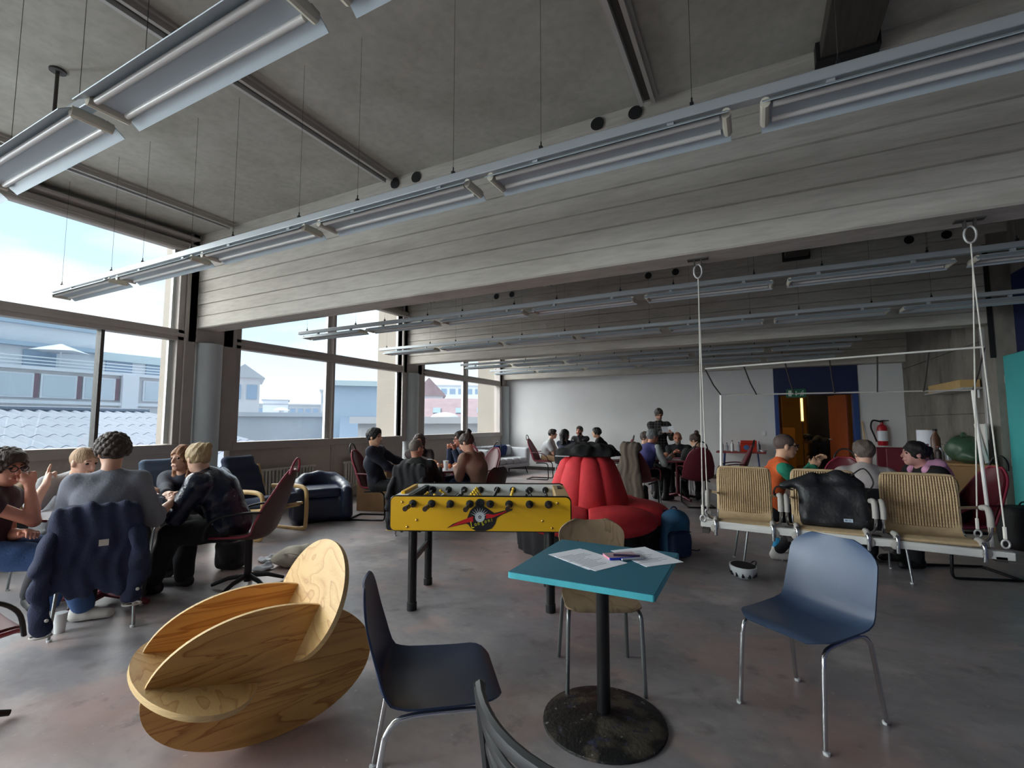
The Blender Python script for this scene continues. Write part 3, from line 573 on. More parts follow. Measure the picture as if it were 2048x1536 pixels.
# ------------------------------------------------------------------ shell chairs on tube legs
def shell_pts(prof,wid,curve,nu=17,nv=26,corner=(.10,.10)):
    P=[np.array(p,float) for p in spline([(0,)+tuple(p) for p in prof],8)]; P=np.array(P); d=np.r_[0,np.cumsum(np.linalg.norm(np.diff(P,axis=0),axis=1))]; d/=d[-1]
    v=np.linspace(0,1,nv); v=.5-.5*np.cos(v*PI)*.7-.5*.3*(1-2*v); v=(v-v[0])/(v[-1]-v[0])
    Y=np.interp(v,d,P[:,1]); Z=np.interp(v,d,P[:,2]); W=np.interp(v,[w_[0] for w_ in wid],[w_[1] for w_ in wid]); K=np.interp(v,[c[0] for c in curve],[c[1] for c in curve])
    c0,c1=corner
    W=W*np.where(v<c0,np.sqrt(np.clip(1-((c0-v)/c0)**2*.55,0,1)),1)*np.where(v>1-c1,np.sqrt(np.clip(1-((v-1+c1)/c1)**2*.75,0,1)),1)
    dY=np.gradient(Y);dZ=np.gradient(Z);l=np.hypot(dY,dZ); ny,nz=dZ/l,-dY/l
    G=np.zeros((nv,nu,3))
    for j,u in enumerate(np.linspace(-1,1,nu)):
        G[:,j,0]=u*W/2; q=K*abs(u)**2.4; G[:,j,1]=Y+ny*q; G[:,j,2]=Z+nz*q
    return G
def shell_chair(name,label,loc,rz,m_shell,m_leg,kind='plastic',group=None):
    t=thing(name,label,'chair',loc,rz,group)                    # faces +y
    if kind=='plastic':
        G=shell_pts([(.23,.43),(.18,.447),(0,.432),(-.14,.425),(-.19,.455),(-.215,.55),(-.245,.68),(-.265,.81)],[(0,.44),(.4,.46),(.5,.45),(.7,.44),(.88,.43),(1,.41)],[(0,.0),(.15,.006),(.4,.03),(.5,.045),(.62,.03),(1,.012)],corner=(.10,.13))
    else:
        G=shell_pts([(.21,.425),(.18,.438),(0,.43),(-.13,.428),(-.185,.46),(-.205,.56),(-.23,.68),(-.26,.80)],[(0,.40),(.4,.40),(.52,.33),(.66,.36),(.88,.40),(1,.385)],[(0,.0),(.4,.008),(.52,.02),(.62,.018),(1,.02)],corner=(.08,.11))
    MB().grid(G,.009 if kind!='plastic' else .007).build('shell',m_shell,t,ang=50)
    if kind=='plastic':
        for s in (-1,1): MB().tube([(s*.205,.225,.0),(s*.20,.20,.34)]+spline([(s*.20,.20,.34),(s*.195,.17,.402),(s*.19,.05,.412),(s*.19,-.12,.408),(s*.198,-.175,.36)],4)+[(s*.215,-.235,0)],.0105,8).build('leg_frame',m_leg,t,ang=60)
        MB().tube([(-.19,.05,.405),(.19,.05,.405)],.009).build('cross_bar',m_leg,t)
        for s in (-1,1):
            for y in (.225,-.235): MB().lathe([(.013,0),(.015,.012),(.0,.014)],10,(s*.21,y,0)).build('glide',m_wcup,t)
    else:
        for s in (-1,1): MB().tube([(s*.20,.20,0),(s*.19,.185,.36)]+spline([(s*.19,.185,.36),(s*.185,.165,.405),(s*.17,.05,.415),(s*.17,-.12,.41),(s*.185,-.17,.36)],4)+[(s*.205,-.225,0)],.0115,8).build('leg_frame',m_leg,t,ang=60)
        MB().tube([(-.17,-.12,.41),(.17,-.12,.41)],.010).build('cross_bar',m_leg,t)
    return t
def face(d): return math.atan2(-d[0],d[1])
shell_chair('shell_chair','slate blue plastic shell chair alone at right of the table',(.183,2.80,0),face((-.2825,-.3825)),m_bluep,m_chrome)
shell_chair('shell_chair','dark navy plastic shell chair drawn up left of the table',(-1.12,1.55,0),face((.68,.55)),m_navyp,m_chrome)
shell_chair('plywood_chair','worn plywood chair tucked behind the petrol table',(-.815,2.66,0),face((.21,-.42)),m_cwood,m_steel,'wood')
# black slat-back chair cut by the bottom edge
bc=thing('slat_chair','black slat back chair cut off by the bottom edge','chair',(-.285,1.085,0),face((.46,.887)))
m_bsl=mat('black_stained_wood',(40,42,44),.4,var=.1,vs=10)
def bcurve(z,y0,s=.21): return [(x,y0-.06*(1-(x/s)**2),z) for x in np.linspace(-s,s,11)]
for z,y0,r in ((.80,-.235,.013),(.74,-.222,.010),(.68,-.21,.010)): MB().tube(bcurve(z,y0),r,8,flat=1.35,up=(0,0,1)).build('back_slat',m_bsl,bc)
for s in (-1,1): MB().tube([(s*.19,-.24,0),(s*.205,-.19,.44),(s*.212,-.235,.81)],.014,8).build('back_leg',m_bsl,bc); MB().tube([(s*.19,.2,0),(s*.19,.18,.44)],.014,8).build('front_leg',m_bsl,bc)
MB().grid(shell_pts([(.22,.44),(0,.43),(-.2,.44)],[(0,.42),(1,.40)],[(0,0),(1,0)],11,12,(.2,.1)),.016).build('seat',m_bsl,bc)
# ------------------------------------------------------------------ foosball table
fa=R(24.8); FX,FY=-1.99,3.41
fb=thing('foosball_table','yellow foosball table with black tube legs','foosball table',(FX,FY,0),fa)
FLn,FWd,z0,z1=1.33,.74,.605,.85
def panel(y): 
    return MB().prism(rrect(FLn,z1-z0,.035,5),y-.011,y+.011,lambda a,b_,q:(a,q,b_+(z0+z1)/2))
m_wp=mat('white_laminate',(222,226,226),.4); m_lw=mat('light_oak',(176,148,104),.5,var=.1,vs=10,stretch=(.3,3,1)); m_gold=mat('brass_bolt',(226,190,110),.25,.9)
for y in (-FWd/2,FWd/2):
    o=panel(y).build('side_panel',m_yel,fb); MB().tube([(x,y,z+(z0+z1)/2) for x,z in rrect(FLn+.004,z1-z0+.004,.037,5)],.0075,6,closed=True,flat=1.).build('trim',m_bpole,o)
    MB().box((0,y+(.012 if y<0 else -.012),.80),(FLn-.06,.003,.10)).build('inner_lining',m_wp,o)
for x in (-FLn/2+.05,FLn/2-.05): MB().box((x,0,.725),(.10,FWd-.03,.24)).build('end_block',m_lw if x>0 else m_wp,fb,bevel=.004)
MB().box((-FLn/2+.11,0,.80),(.03,FWd-.03,.08)).build('goal_edge',m_bpole,fb); MB().box((-FLn/2+.045,0,.852),(.035,.42,.03)).build('score_counter',m_yel,fb,bevel=.006); MB().box((FLn/2-.05,.18,.847),(.03,.14,.012)).build('score_slot',m_black,fb)
MB().box((0,0,.695),(FLn-.16,FWd-.03,.02)).build('playfield',mat('field_green_grey',(150,158,150),.4),fb); MB().box((0,0,.62),(FLn-.06,FWd-.03,.02)).build('underside',m_black,fb)
rx=[-.50,-.36,-.22,-.075,.075,.215,.365,.505]; man=[1,2,3,5,5,3,2,1]; ycol=[0,0,1,0,1,0,1,1]
m_mb=mat('player_black',(26,26,30),.45); m_my=mat('player_yellow',(232,190,48),.45); m_grip=mat('handle_brown',(52,34,30),.5)
hand=[-1,-1,0,-1,0,-1,0,0]; outl=[.10,.10,.05,.11,.03,.08,.04,.03]
for i,x in enumerate(rx):
    yl=-FWd/2-outl[i]-.06; rd=MB().tube([(x,yl,.80),(x,FWd/2+.14,.80)],.008,8).build('rod',m_chrome,fb)
    for y in (-FWd/2-.013,FWd/2-.013): MB().lathe([(.0,.014),(.012,.014),(.026,.010),(.029,0),(0,0)],18).build('bushing',m_mb,rd).matrix_local=Matrix.Translation((x,y,.80))@Matrix.Rotation(PI/2,4,'X')
    if hand[i]: MB().tube([(x,yl-.075,.80),(x,yl-.02,.80),(x,yl+.02,.80)],[.018,.015,.017],10).build('handle',m_grip,rd)
    else: MB().tube([(x,yl-.015,.80),(x,yl+.01,.80)],.011,8).build('end_knob',m_grip,rd)
    ang=[.9,-.9,1.1,-.6,.5,.3,-.8,-.3][i]; n=man[i]
    for k in range(n):
        y=(k-(n-1)/2)*(.60/(n+.4)); g=MB(); ca,sa=math.cos(ang),math.sin(ang)
        for (c_,r_) in (((0,0,.035),(.013,.013,.015)),((0,0,.005),(.017,.012,.03)),((0,0,-.05),(.013,.010,.035)),((0,0,-.082),(.010,.016,.010))): g.ell((x+c_[2]*sa,y,.80+c_[2]*ca),(r_[1],r_[0],r_[2]),8,6,np.array(Matrix.Rotation(ang,3,'Y')))
        g.build('player',m_mb if ycol[i] else m_my,rd)
MB().lathe([(.034,0),(.034,.012),(.020,.013),(.018,.005),(0,.005)],20).build('serve_ring',m_mb,fb).matrix_local=Matrix.Translation((0,-FWd/2-.011,.805))@Matrix.Rotation(PI/2,4,'X')
for x,z in ((-.58,.81),(-.47,.68),(-.54,.63),(.57,.81),(.46,.68),(.53,.63)): MB().ell((x,-FWd/2-.012,z),(.010,.006,.010),10,6).build('bolt',m_gold,fb)
for i,(sx,sy) in enumerate(((-1,-1),(-1,1),(1,-1),(1,1))):
    x,y=sx*.52,sy*.28; lg=MB().lathe([(.033,.05),(.033,.625)],18,(x,y,0)).build('leg',m_bpole,fb); MB().lathe([(.037,0),(.037,.055),(.033,.06)],18,(x,y,0)).build('foot_cap',m_black,lg)
for sx in (-1,1): MB().box((sx*.52,0,.36),(.018,.54,.05)).build('brace',m_bpole,fb)
# emblem on the near panel
yb_=-FWd/2-.0125; EM=Matrix.Translation((0,yb_,.70))@Matrix.Rotation(PI/2,4,'X')
m_er=mat('emblem_red',(206,24,36),.4); m_ew=mat('emblem_white',(214,222,228),.4); m_ey=mat('emblem_yellow',(236,226,50),.4)
def flat2(name,pts,m,h,par=fb): 
    o=MB().prism(pts,0,h).build(name,m,par,smooth=False); o.matrix_local=EM; return o
blob=[(-.245,-.076),(-.20,-.045),(-.095,-.005),(-.085,.02),(-.07,.055),(-.035,.085),(.03,.085),(.07,.06),(.105,.035),(.155,.048),(.24,.068),(.24,.058),(.165,.025),(.125,.0),(.115,-.04),(.09,-.075),(.04,-.094),(-.03,-.094),(-.065,-.075),(-.085,-.05),(-.10,-.043),(-.19,-.062)]
flat2('emblem_plate',blob,m_mb,.0008)
flat2('emblem_flash',[(-.232,-.072),(-.17,-.038),(-.085,.0),(-.05,.01),(-.05,-.03),(-.09,-.034),(-.17,-.054)],m_er,.0014); flat2('emblem_flash',[(.045,.03),(.10,.024),(.16,.040),(.225,.060),(.165,.030),(.10,.004),(.045,-.006)],m_er,.0014)
for k in range(9):
    a=R(22+17*k); flat2('emblem_ray',[(.03*math.cos(a-.12),.005+.03*math.sin(a-.12)),(.075*math.cos(a)*1.0,.005+.072*math.sin(a)),(.03*math.cos(a+.12),.005+.03*math.sin(a+.12))],m_ew,.0014)
flat2('emblem_ball',[(.036*math.cos(k*.2618),.005+.036*math.sin(k*.2618)) for k in range(24)],m_ew,.0018)
flat2('emblem_patch',[(.013*math.cos(R(90+72*k)),.005+.013*math.sin(R(90+72*k))) for k in range(5)],m_mb,.0022); flat2('emblem_patch',[(.006*math.cos(R(90+72*k)),.005+.006*math.sin(R(90+72*k))) for k in range(5)],m_ew,.0026)
txt='Longoni'; xo=[-.056,-.032,-.010,.016,.042,.066,.088]
for ch,x,sz,ro in zip(txt,xo,(.062,.036,.036,.040,.034,.034,.040),(-6,8,-4,10,0,12,-5)):
    text_mesh(ch,sz,'emblem_letter',m_ey,fb,EM@Matrix.Translation((x,-.052+.28*(x+.056),.0032))@Matrix.Rotation(R(ro+16),4,'Z')@Matrix.Diagonal((.85,1.15,1,1)),.0004)
# ================================================================== maroon high-back chairs
def maroon(kind):
    t=thing('highback_chair','x','chair')
    G=shell_pts([(.25,.435),(.20,.45),(0,.425),(-.13,.425),(-.20,.47),(-.255,.60),(-.315,.78),(-.375,.98)],[(0,.44),(.35,.47),(.5,.50),(.68,.48),(.85,.38),(1,.26)],[(0,.0),(.12,.02),(.35,.055),(.5,.085),(.68,.075),(.85,.04),(1,.02)],15,26,(.12,.12))
    MB().grid(G,.012).build('shell',m_shellb if kind=='star' else m_maroon,t,ang=50)
    Nn=np.cross(np.gradient(G,axis=1),np.gradient(G,axis=0)); Nn/=np.linalg.norm(Nn,axis=2,keepdims=True)+1e-9
    sg=1 if Nn[4,7,2]>0 else -1
    C=G*1.0; C[...,0]*=.90; C=C+Nn*sg*.016; MB().grid(C[1:-1],.014*(1 if sg<0 else -1)).build('cushion',m_maroon,t,ang=50)
    rim=[tuple(p) for p in G[:,0]]+[tuple(p) for p in G[-1,1:-1]]+[tuple(p) for p in G[::-1,-1]]+[tuple(p) for p in G[0,-2:0:-1]]
    MB().tube(rim,.010,6,closed=True).build('rim',m_maroonr,t,ang=80)
    MB().tube([(.105*math.cos(a),-.37-.028*math.sin(a),.955+.13*math.sin(a)) for a in np.linspace(0,PI,13)],.010,8).build('top_loop',m_maroonr if kind!='sled' else m_btube,t,ang=80)
    for s in (-1,1): MB().tube(spline([(s*.235,-.21,.66),(s*.275,-.08,.665),(s*.28,.10,.635),(s*.265,.20,.56),(s*.235,.235,.44)],5),.014,8,flat=.7).build('armrest',m_maroon if kind!='star' else m_btube,t,ang=80)
    if kind=='sled':
        MB().tube(spline([(-.19,-.10,.405),(-.20,.14,.41),(-.205,.205,.36)],4)+spline([(-.21,.22,.06),(-.21,.20,.018),(-.21,.12,.013)],4)+[(-.21,-.33,.013),(.21,-.33,.013)]+spline([(.21,.12,.013),(.21,.20,.018),(.21,.22,.06)],4)+spline([(.205,.205,.36),(.20,.14,.41),(.19,-.10,.405)],4),.0125,8).build('sled_frame',m_btube,t,ang=80)
    else:
        MB().lathe([(.03,.05),(.03,.40),(.06,.415)],14,(0,-.02,0)).build('pedestal',m_btube,t)
        for k in range(5):
            a=2*PI*k/5+.3; MB().tube([(0,-.02,.10),(.16*math.cos(a),-.02+.16*math.sin(a),.075),(.29*math.cos(a),-.02+.29*math.sin(a),.022)],[.022,.018,.014],8).build('star_leg',m_btube,t)
    return t
pro={'sled':maroon('sled'),'star':maroon('star')}; used=set()
def mchair(kind,loc,d,label):
    if kind in used: return dup(pro[kind],(loc[0],loc[1],0),face(d),label,'maroon high-back chairs')
    used.add(kind); o=pro[kind]; o.location=(loc[0],loc[1],0); o.rotation_euler=(0,0,face(d)); o['label']=label; o['group']='maroon high-back chairs'; return o
mchair('star',(-3.93,2.68),(-.80,-.52),'maroon high-back chair under the person in the shiny navy jacket')
mchair('sled',(-5.02,5.42),(.80,.30),'maroon high-back chair holding the person in navy sweater')
mchair('sled',(-4.62,7.15),(.25,-1),'maroon high-back chair behind the person in dark brown top')
mchair('sled',(-3.93,6.52),(-.40,-.9),'maroon high-back chair under the person in denim shirt')
mchair('sled',(-4.75,10.95),(1,.12),'maroon high-back chair alone at left of the far table')
mchair('sled',(-3.05,11.75),(-1,-.35),'maroon high-back chair behind the dark-suited person at the far table')
mchair('sled',(-1.72,8.05),(.25,1),'maroon high-back chair with the long brown coat over it')
mchair('sled',(-.93,8.75),(-.35,1),'maroon high-back chair seen from behind under the dark green jacket')
mchair('sled',(-.42,9.55),(-1,-.1),'maroon high-back chair right of the table by the swing ropes')
mchair('sled',(1.66,5.95),(-1,-.35),'maroon high-back chair at the right edge behind the swing')
mchair('sled',(.85,6.55),(-.25,-1),'maroon high-back chair empty beyond the person in orange')
mchair('star',(-3.23,.76),(.05,1),'maroon high-back chair cut by the left edge of the picture')
# ================================================================== round tables
m_ltop=mat('white_tabletop',(214,214,222),.35); m_mtop=mat('maroon_table',(110,32,48),.45)
def rtable(label,loc,r,top,ang=0.):
    t=thing('round_table',label,'table',(loc[0],loc[1],0),ang)
    MB().lathe([(0,.70),(r-.01,.70),(r,.708),(r,.722),(r-.008,.7265),(0,.7265)],48).build('table_edge',m_mtop,t); MB().lathe([(0,.7265),(r-.012,.7265),(r-.014,.7285),(0,.7285)],48).build('tabletop',top,t)
    MB().lathe([(.035,.06),(.035,.70)],16).build('column',m_mtop,t); MB().lathe([(.0,.698),(.14,.698),(.14,.685),(.035,.67)],16).build('top_plate',m_mtop,t)
    for k in range(4):
        a=PI/2*k; MB().tube([(0,0,.085),(.2*math.cos(a),.2*math.sin(a),.055),(.36*math.cos(a),.36*math.sin(a),.024)],[.032,.026,.022],8).build('foot',m_mtop,t)
    return t
T1=(-4.55,1.95); T2=(-4.12,5.82); T3=(-1.30,9.25); T4=(-3.95,11.45)
rtable('round table by the near window with white top and maroon edge',T1,.44,m_ltop,.4); rtable('round table in front of the round column with cups on it',T2,.45,m_ltop,.2); rtable('round maroon table beside the standing reader',T3,.52,mat('pink_grey_top',(150,92,104),.4),.75); rtable('round table at the back wall behind the red settee',T4,.45,m_ltop)
# ================================================================== red round settee
PX,PY=-1.76,5.36
st=thing('round_settee','round red velvet settee with tall lobed centre and black skirt','settee',(PX,PY,0),.32)
g=MB(); P=[]
for z,r in ((.0,.80),(.02,.80),(.24,.82),(.30,.80)): P.append([((r+.012*math.sin(k*24))*math.cos(k),(r+.012*math.sin(k*24))*math.sin(k),z) for k in np.linspace(0,2*PI,121)])
g.grid(np.array(P)).build('skirt',m_skirt,st); MB().lathe([(.83,.285),(.86,.30),(.83,.315),(.3,.315)],48).build('seat_base',m_navyp,st)
for k in range(6):
    a=2*PI*k/6; f=F3(); M=np.array([[math.cos(a),-math.sin(a),0],[math.sin(a),math.cos(a),0],[0,0,1]])
    f.ell((.56*math.cos(a),.56*math.sin(a),.375),(.36,.46,.15),M,.04); f.ell((.66*math.cos(a),.66*math.sin(a),.36),(.25,.42,.12),M,.05)
    mobj('seat_lobe',f.mesh(.018,cut=lambda Q,a=a:np.maximum(np.abs((Q[:,1]*math.cos(a)-Q[:,0]*math.sin(a)))-np.maximum((Q[:,0]*math.cos(a)+Q[:,1]*math.sin(a))*.577-.004,.02),0*Q[:,0]-9)),m_redf,st)
for k in range(9):
    a=2*PI*k/9-.05; c,s=math.cos(a),math.sin(a)
    MB().tube([(c*r,s*r,z) for r,z in ((.375,.38),(.38,.46),(.345,.60),(.298,.78),(.250,.93),(.20,.99),(.08,1.005))],[.165,.168,.155,.135,.108,.075,.03],16,up=(c,s,0),flat=.62).build('back_lobe',m_redf,st,ang=80)
MB().lathe([(0,.40),(.42,.40),(.38,.60),(.27,.95),(.22,1.0),(0,1.0)],24).build('core',m_redf,st)
f=F3()
for (a_,b_,r1,r2) in (((-.26,-.10,.03),(.05,-.16,.05),.075,.09),((.0,-.14,.05),(.30,-.06,.03),.09,.07),((-.2,.05,.06),(.25,.06,.06),.09,.09),((-.1,.0,.10),(.15,.0,.09),.08,.08),((.18,-.02,.05),(.34,.1,.02),.08,.05)): f.cap(a_,b_,r1,r2,.06,(np.array([0,0,1.]),.85))
jk=thing('jacket_heap','black jackets heaped on top of the red settee','jacket',(PX,PY-.03,1.005)); mobj('cloth',f.mesh(.014,.010,26,cut=lambda Q:-(Q[:,2]-.012)),m_bcloth,jk); MB().box((-.22,-.185,.012),(.16,.10,.008),.3).build('lining',m_paper,jk)
# long coat hanging over a chair behind the settee
m_coat=mat('grey_brown_coat',(98,88,78),.9,var=.08,vs=12,bump=.2,bs=60)
f=F3(); ny=np.array([0,1.,0])
for x,z0_,z1_,r in ((-.15,.95,.22,.10),(-.05,.98,.18,.10),(.06,.97,.2,.10),(.15,.92,.25,.09)): f.cap((x*.5,-.02,z0_),(x*1.25,-.10,z1_),r*.75,r,.03,(ny,.55))
f.cap((-.10,.05,1.0),(.10,.05,1.0),.09,.09,.05)
ct=thing('long_coat','long grey-brown coat hung over a chair behind the settee','coat',(-1.80,7.66,0),face((.25,1))); mobj('cloth',f.mesh(.014,.008,30,dirs=[(1,0,.05),(1.7,.3,0),(.6,.2,.1)]),m_coat,ct)
# ================================================================== backpack and helmet on the floor
m_bp=mat('blue_nylon',(50,102,142),.6,var=.08,vs=12,bump=.15,bs=60); m_bpd=mat('dark_blue_nylon',(24,46,84),.65,bump=.15,bs=60)
bp=thing('backpack','blue backpack leaning on the red settee','backpack',(-.80,5.33,0),R(35))
f=F3().box((0,0,.22),(.15,.10,.21),None,.08).ell((0,-.02,.40),(.13,.10,.09),None,.06); mobj('body',f.mesh(.012,.004,26),m_bp,bp)
f=F3().box((0,-.11,.15),(.12,.06,.13),None,.05); mobj('front_pocket',f.mesh(.011,.003,26),m_bpd,bp)
for s in (-1,1): MB().tube(spline([(s*.06,.08,.46),(s*.09,.15,.40),(s*.11,.16,.2),(s*.13,.10,.04)],5),.022,8,flat=.35).build('shoulder_strap',m_bpd,bp)
MB().tube(arc((0,.0,.475),.035,0,PI,8,0,2),.008,6).build('grab_loop',m_bpd,bp); MB().tube(spline([(.12,.06,.05),(.20,.14,.03),(.30,.10,.02),(.36,.15,.015)],5),.011,6,flat=.5).build('waist_strap',m_bpd,bp); MB().tube(spline([(-.1,-.165,.28),(0,-.175,.30),(.1,-.165,.28)],5),.004,5).build('zip',m_navyp,bp)
hm=thing('cycle_helmet','white and black cycle helmet upside down on the floor','helmet',(-.144,4.86,.005),R(25))
m_hw=mat('helmet_white',(226,234,238),.3); pr=[(.0,.0),(.04,.003),(.075,.02),(.098,.05),(.108,.085),(.11,.115)]
MB().lathe(pr+[(.098,.115),(.094,.08),(.07,.035),(0,.02)],36,sy=1.28).build('helmet_shell',m_hw,hm); MB().lathe([(0,.028),(.06,.035),(.088,.075),(.096,.118)],30,sy=1.28).build('liner',m_black,hm)
for k in range(12):
    a=2*PI*k/12; MB().box((.094*math.cos(a),.094*1.28*math.sin(a),.05),(.02,.018,.036),a+.5).build('vent',m_black,hm)
MB().tube(spline([(.09,.05,.11),(.13,.08,.125),(.12,.0,.14),(.08,-.06,.125)],5),.005,6).build('chin_strap',m_btube,hm); MB().ell((-.02,.03,.075),(.05,.06,.03),10,6).build('pad',m_bfab,hm); MB().box((.02,-.04,.09),(.03,.025,.012),.4).build('size_tag',m_paper,hm)
# ================================================================== swing bench
m_rope=mat('white_rope',(224,220,210),.8); m_rod=mat('white_rod',(226,224,218),.4); m_wick=mat('wicker',(172,138,100),.7,var=.16,vs=9,bump=.5,bs=120); m_wick2=mat('wicker_light',(190,166,130),.7,var=.12,vs=30); m_wbeam=mat('whitewashed_beam',(214,214,210),.7,var=.12,vs=12,stretch=(.4,3,3)); m_grey=mat('grey_grip',(168,164,158),.7)
sw=thing('swing_bench','hanging swing bench with three wicker chair seats and rod canopy','swing',(0,0,0))
bm_=MB().box((.475,3.93,.625),(1.735,.05,.05),np.array(Matrix.Rotation(R(-1.2),3,'Y').transposed())).build('front_beam',m_wbeam,sw,bevel=.004)
MB().box((.475,4.30,.595),(1.735,.05,.05)).build('rear_beam',m_wbeam,sw,bevel=.004)
for x in (-.36,.20,.74,1.28): MB().box((x,4.115,.585),(.05,.42,.03)).build('cross_beam',m_dark,sw)
def wicker(xc,w_):
    zs=.665
    # woven seat and back: cane strands as geometry
    s_=MB(); n=int(w_/.0155)
    seatp=[(3.925,zs-.012),(3.95,zs),(4.02,zs-.005),(4.12,zs-.018),(4.20,zs-.022),(4.245,zs+.012),(4.262,zs+.07)]
    st_=MB().grid(np.array([[(xc+u*w_/2,y,z) for u in np.linspace(-1,1,5)] for y,z in seatp]),.010).build('wicker_seat',m_wick2,sw,ang=60)
    back=[(4.262,zs+.03),(4.272,zs+.12),(4.285,zs+.25),(4.298,zs+.365)]
    W=[1.0,1.0,1.0,.96]
    b2=MB().grid(np.array([[(xc+u*w_/2*q,y-.012*(1-u*u),z) for u in np.linspace(-1,1,9)] for (y,z),q in zip(back,W)]),.010).build('wicker_back',m_wick,sw,ang=60)
    g=MB()
    for k in range(n):
        u=-1+2*(k+.5)/n; g.tube([(xc+u*w_/2*q,y-.012*(1-u*u)-.014,z) for (y,z),q in zip(back,W)],.0062,4)
    o=g.build('cane_strands',m_wick2,b2); o['kind']='stuff'
    g=MB()
    for k in range(18):
        t_=k/17; y=np.interp(t_,[0,.25,.62,1],[p[0] for p in back]); z=np.interp(t_,[0,.25,.62,1],[p[1] for p in back]); g.tube([(xc+u*w_/2*.99,y-.012*(1-u*u)-.0145,z) for u in np.linspace(-1,1,9)],.0028,4)
    o=g.build('cane_weave',m_wick,b2); o['kind']='stuff'
    fr=[(xc-w_/2,back[0][0],back[0][1])]+[(xc-w_/2,y,z) for y,z in back[1:3]]+spline([(xc-w_/2,4.290,zs+.30),(xc-w_/2+.01,4.298,zs+.355),(xc-w_/2+.05,4.30,zs+.37),(xc,4.296,zs+.372),(xc+w_/2-.05,4.30,zs+.37),(xc+w_/2-.01,4.298,zs+.355),(xc+w_/2,4.290,zs+.30)],4)+[(xc+w_/2,y,z) for y,z in back[2:0:-1]]+[(xc+w_/2,back[0][0],back[0][1])]
    MB().tube(fr,.012,7).build('back_frame',m_wick2,sw,ang=80)
    for s in (-1,1):
        x=xc+s*w_/2
        MB().tube(spline([(x,3.895,.565),(x,3.893,.61),(x,3.90,zs-.004),(x,3.935,zs+.004),(x,4.05,zs-.012),(x,4.20,zs-.02),(x,4.262,zs+.03)],4),.0115,7).build('seat_rail',m_chrome,sw,ang=80); MB().tube([(x,3.905,zs-.012),(x,3.925,zs+.010),(x,3.99,zs+.008)],.019,8).build('seat_cap',m_grey,sw,ang=80); MB().ell((x+s*.012,3.903,.615),(.026,.008,.03),10,6).build('clamp',m_grey,sw)
        xo=x+s*.055
        MB().tube(spline([(x,4.10,zs-.015),(xo-s*.01,4.02,zs+.005),(xo,3.965,zs+.06),(xo,3.955,zs+.16),(xo,3.985,zs+.205),(xo-s*.01,4.08,zs+.195),(x,4.27,zs+.16)],5),.0105,7).build('arm_tube',m_chrome,sw,ang=80); MB().tube(spline([(xo,3.955,zs+.10),(xo,3.956,zs+.16),(xo,3.985,zs+.205),(xo-s*.006,4.05,zs+.20)],4),.0185,8).build('arm_grip',m_grey,sw,ang=80)
    MB().tube([(xc-w_/2,3.925,zs-.01),(xc+w_/2,3.925,zs-.01)],.012,7).build('front_roll',m_wick2,sw)
wicker(-.10,.375); wicker(.435,.40); wicker(.995,.415)
for x,xb in ((-.357,-.375),(1.262,1.30)):
    hk=MB().box((x,3.93,2.684),(.15,.05,.008)).box((x-.025,3.93,2.655),(.008,.04,.05)).box((x+.025,3.93,2.655),(.008,.04,.05)).build('ceiling_bracket',m_dark,sw)
    MB().tube([(x+.03*math.cos(a),3.93,2.59+.055*math.sin(a)) for a in np.linspace(0,2*PI,17)[:-1]],.007,7,closed=True).build('carabiner',m_alu,sw,ang=80)
    for yb2,zz_ in ((3.90,.76),(4.30,.74)):
        MB().tube([(x,3.93,2.54),(x,3.93,2.36),(xb,yb2,zz_)],.0042,6).build('rope',m_rope,sw); MB().tube([(xb,yb2,zz_+.02),(xb,yb2,zz_-.05)],.010,6).build('knot',m_rope,sw); MB().tube([(xb+.018*math.cos(a),yb2,zz_-.08+.024*math.sin(a)) for a in np.linspace(0,2*PI,13)[:-1]],.006,6,closed=True).build('eye_bolt',m_alu,sw,ang=80)
A=[(-.33,3.935,1.815),(1.288,3.935,1.868)]; B=[(-.252,4.46,1.635),(1.38,4.46,1.628)]
MB().tube(A,.0065,7).build('canopy_front_rod',m_rod,sw); MB().tube(B,.006,7).build('canopy_rear_rod',m_grey,sw)
for p,q in ((B[0],(-.275,4.33,.60)),(B[1],(1.375,4.33,.575))): MB().tube([p,q],.011,8).build('canopy_post',m_rod,sw)
for k in range(7):
    t_=k/6; p=np.array(A[0])*(1-t_)+np.array(A[1])*t_; q=np.array(B[0])*(1-t_)+np.array(B[1])*t_; MB().tube([p,(p+q)/2-np.array([0,0,.02]),q],.005,6).build('canopy_rib',m_dark,sw)
# black carry bag on the middle seat
m_bag=mat('black_bag_nylon',(30,31,35),.5,var=.15,vs=10,bump=.25,bs=40)
bg_=thing('carry_bag','large black carry bag lying on the middle wicker seat','bag',(.47,4.10,.655))
f=F3().box((0,0,.15),(.205,.075,.15),np.array(Matrix.Rotation(R(-16),3,'X')),.05,.04).box((.01,.07,.27),(.14,.05,.10),None,.04,.06).cap((-.12,.04,.34),(-.30,.02,.27),.035,.03,.05).cap((.06,.06,.36),(.17,.05,.30),.04,.03,.05).ell((.13,.02,.08),(.12,.08,.09),None,.05)
mobj('bag_body',f.mesh(.010,.008,22),m_bag,bg_)
MB().tube(spline([(-.24,.0,.25),(-.34,-.02,.27),(-.36,0,.21),(-.28,.0,.19)],5),.012,6,flat=.5).build('handle',m_black,bg_); MB().tube(spline([(.12,.05,.36),(.20,.04,.42),(.25,.03,.33),(.21,.0,.26)],5),.010,6,flat=.5).build('handle',m_black,bg_)
lb=MB().box((0,0,0),(.052,.003,.022)).build('label_patch',mat('patch_white',(186,206,220),.6),bg_); lb.location=(.075,-.105,.075); lb.rotation_euler=(R(-16),0,0)
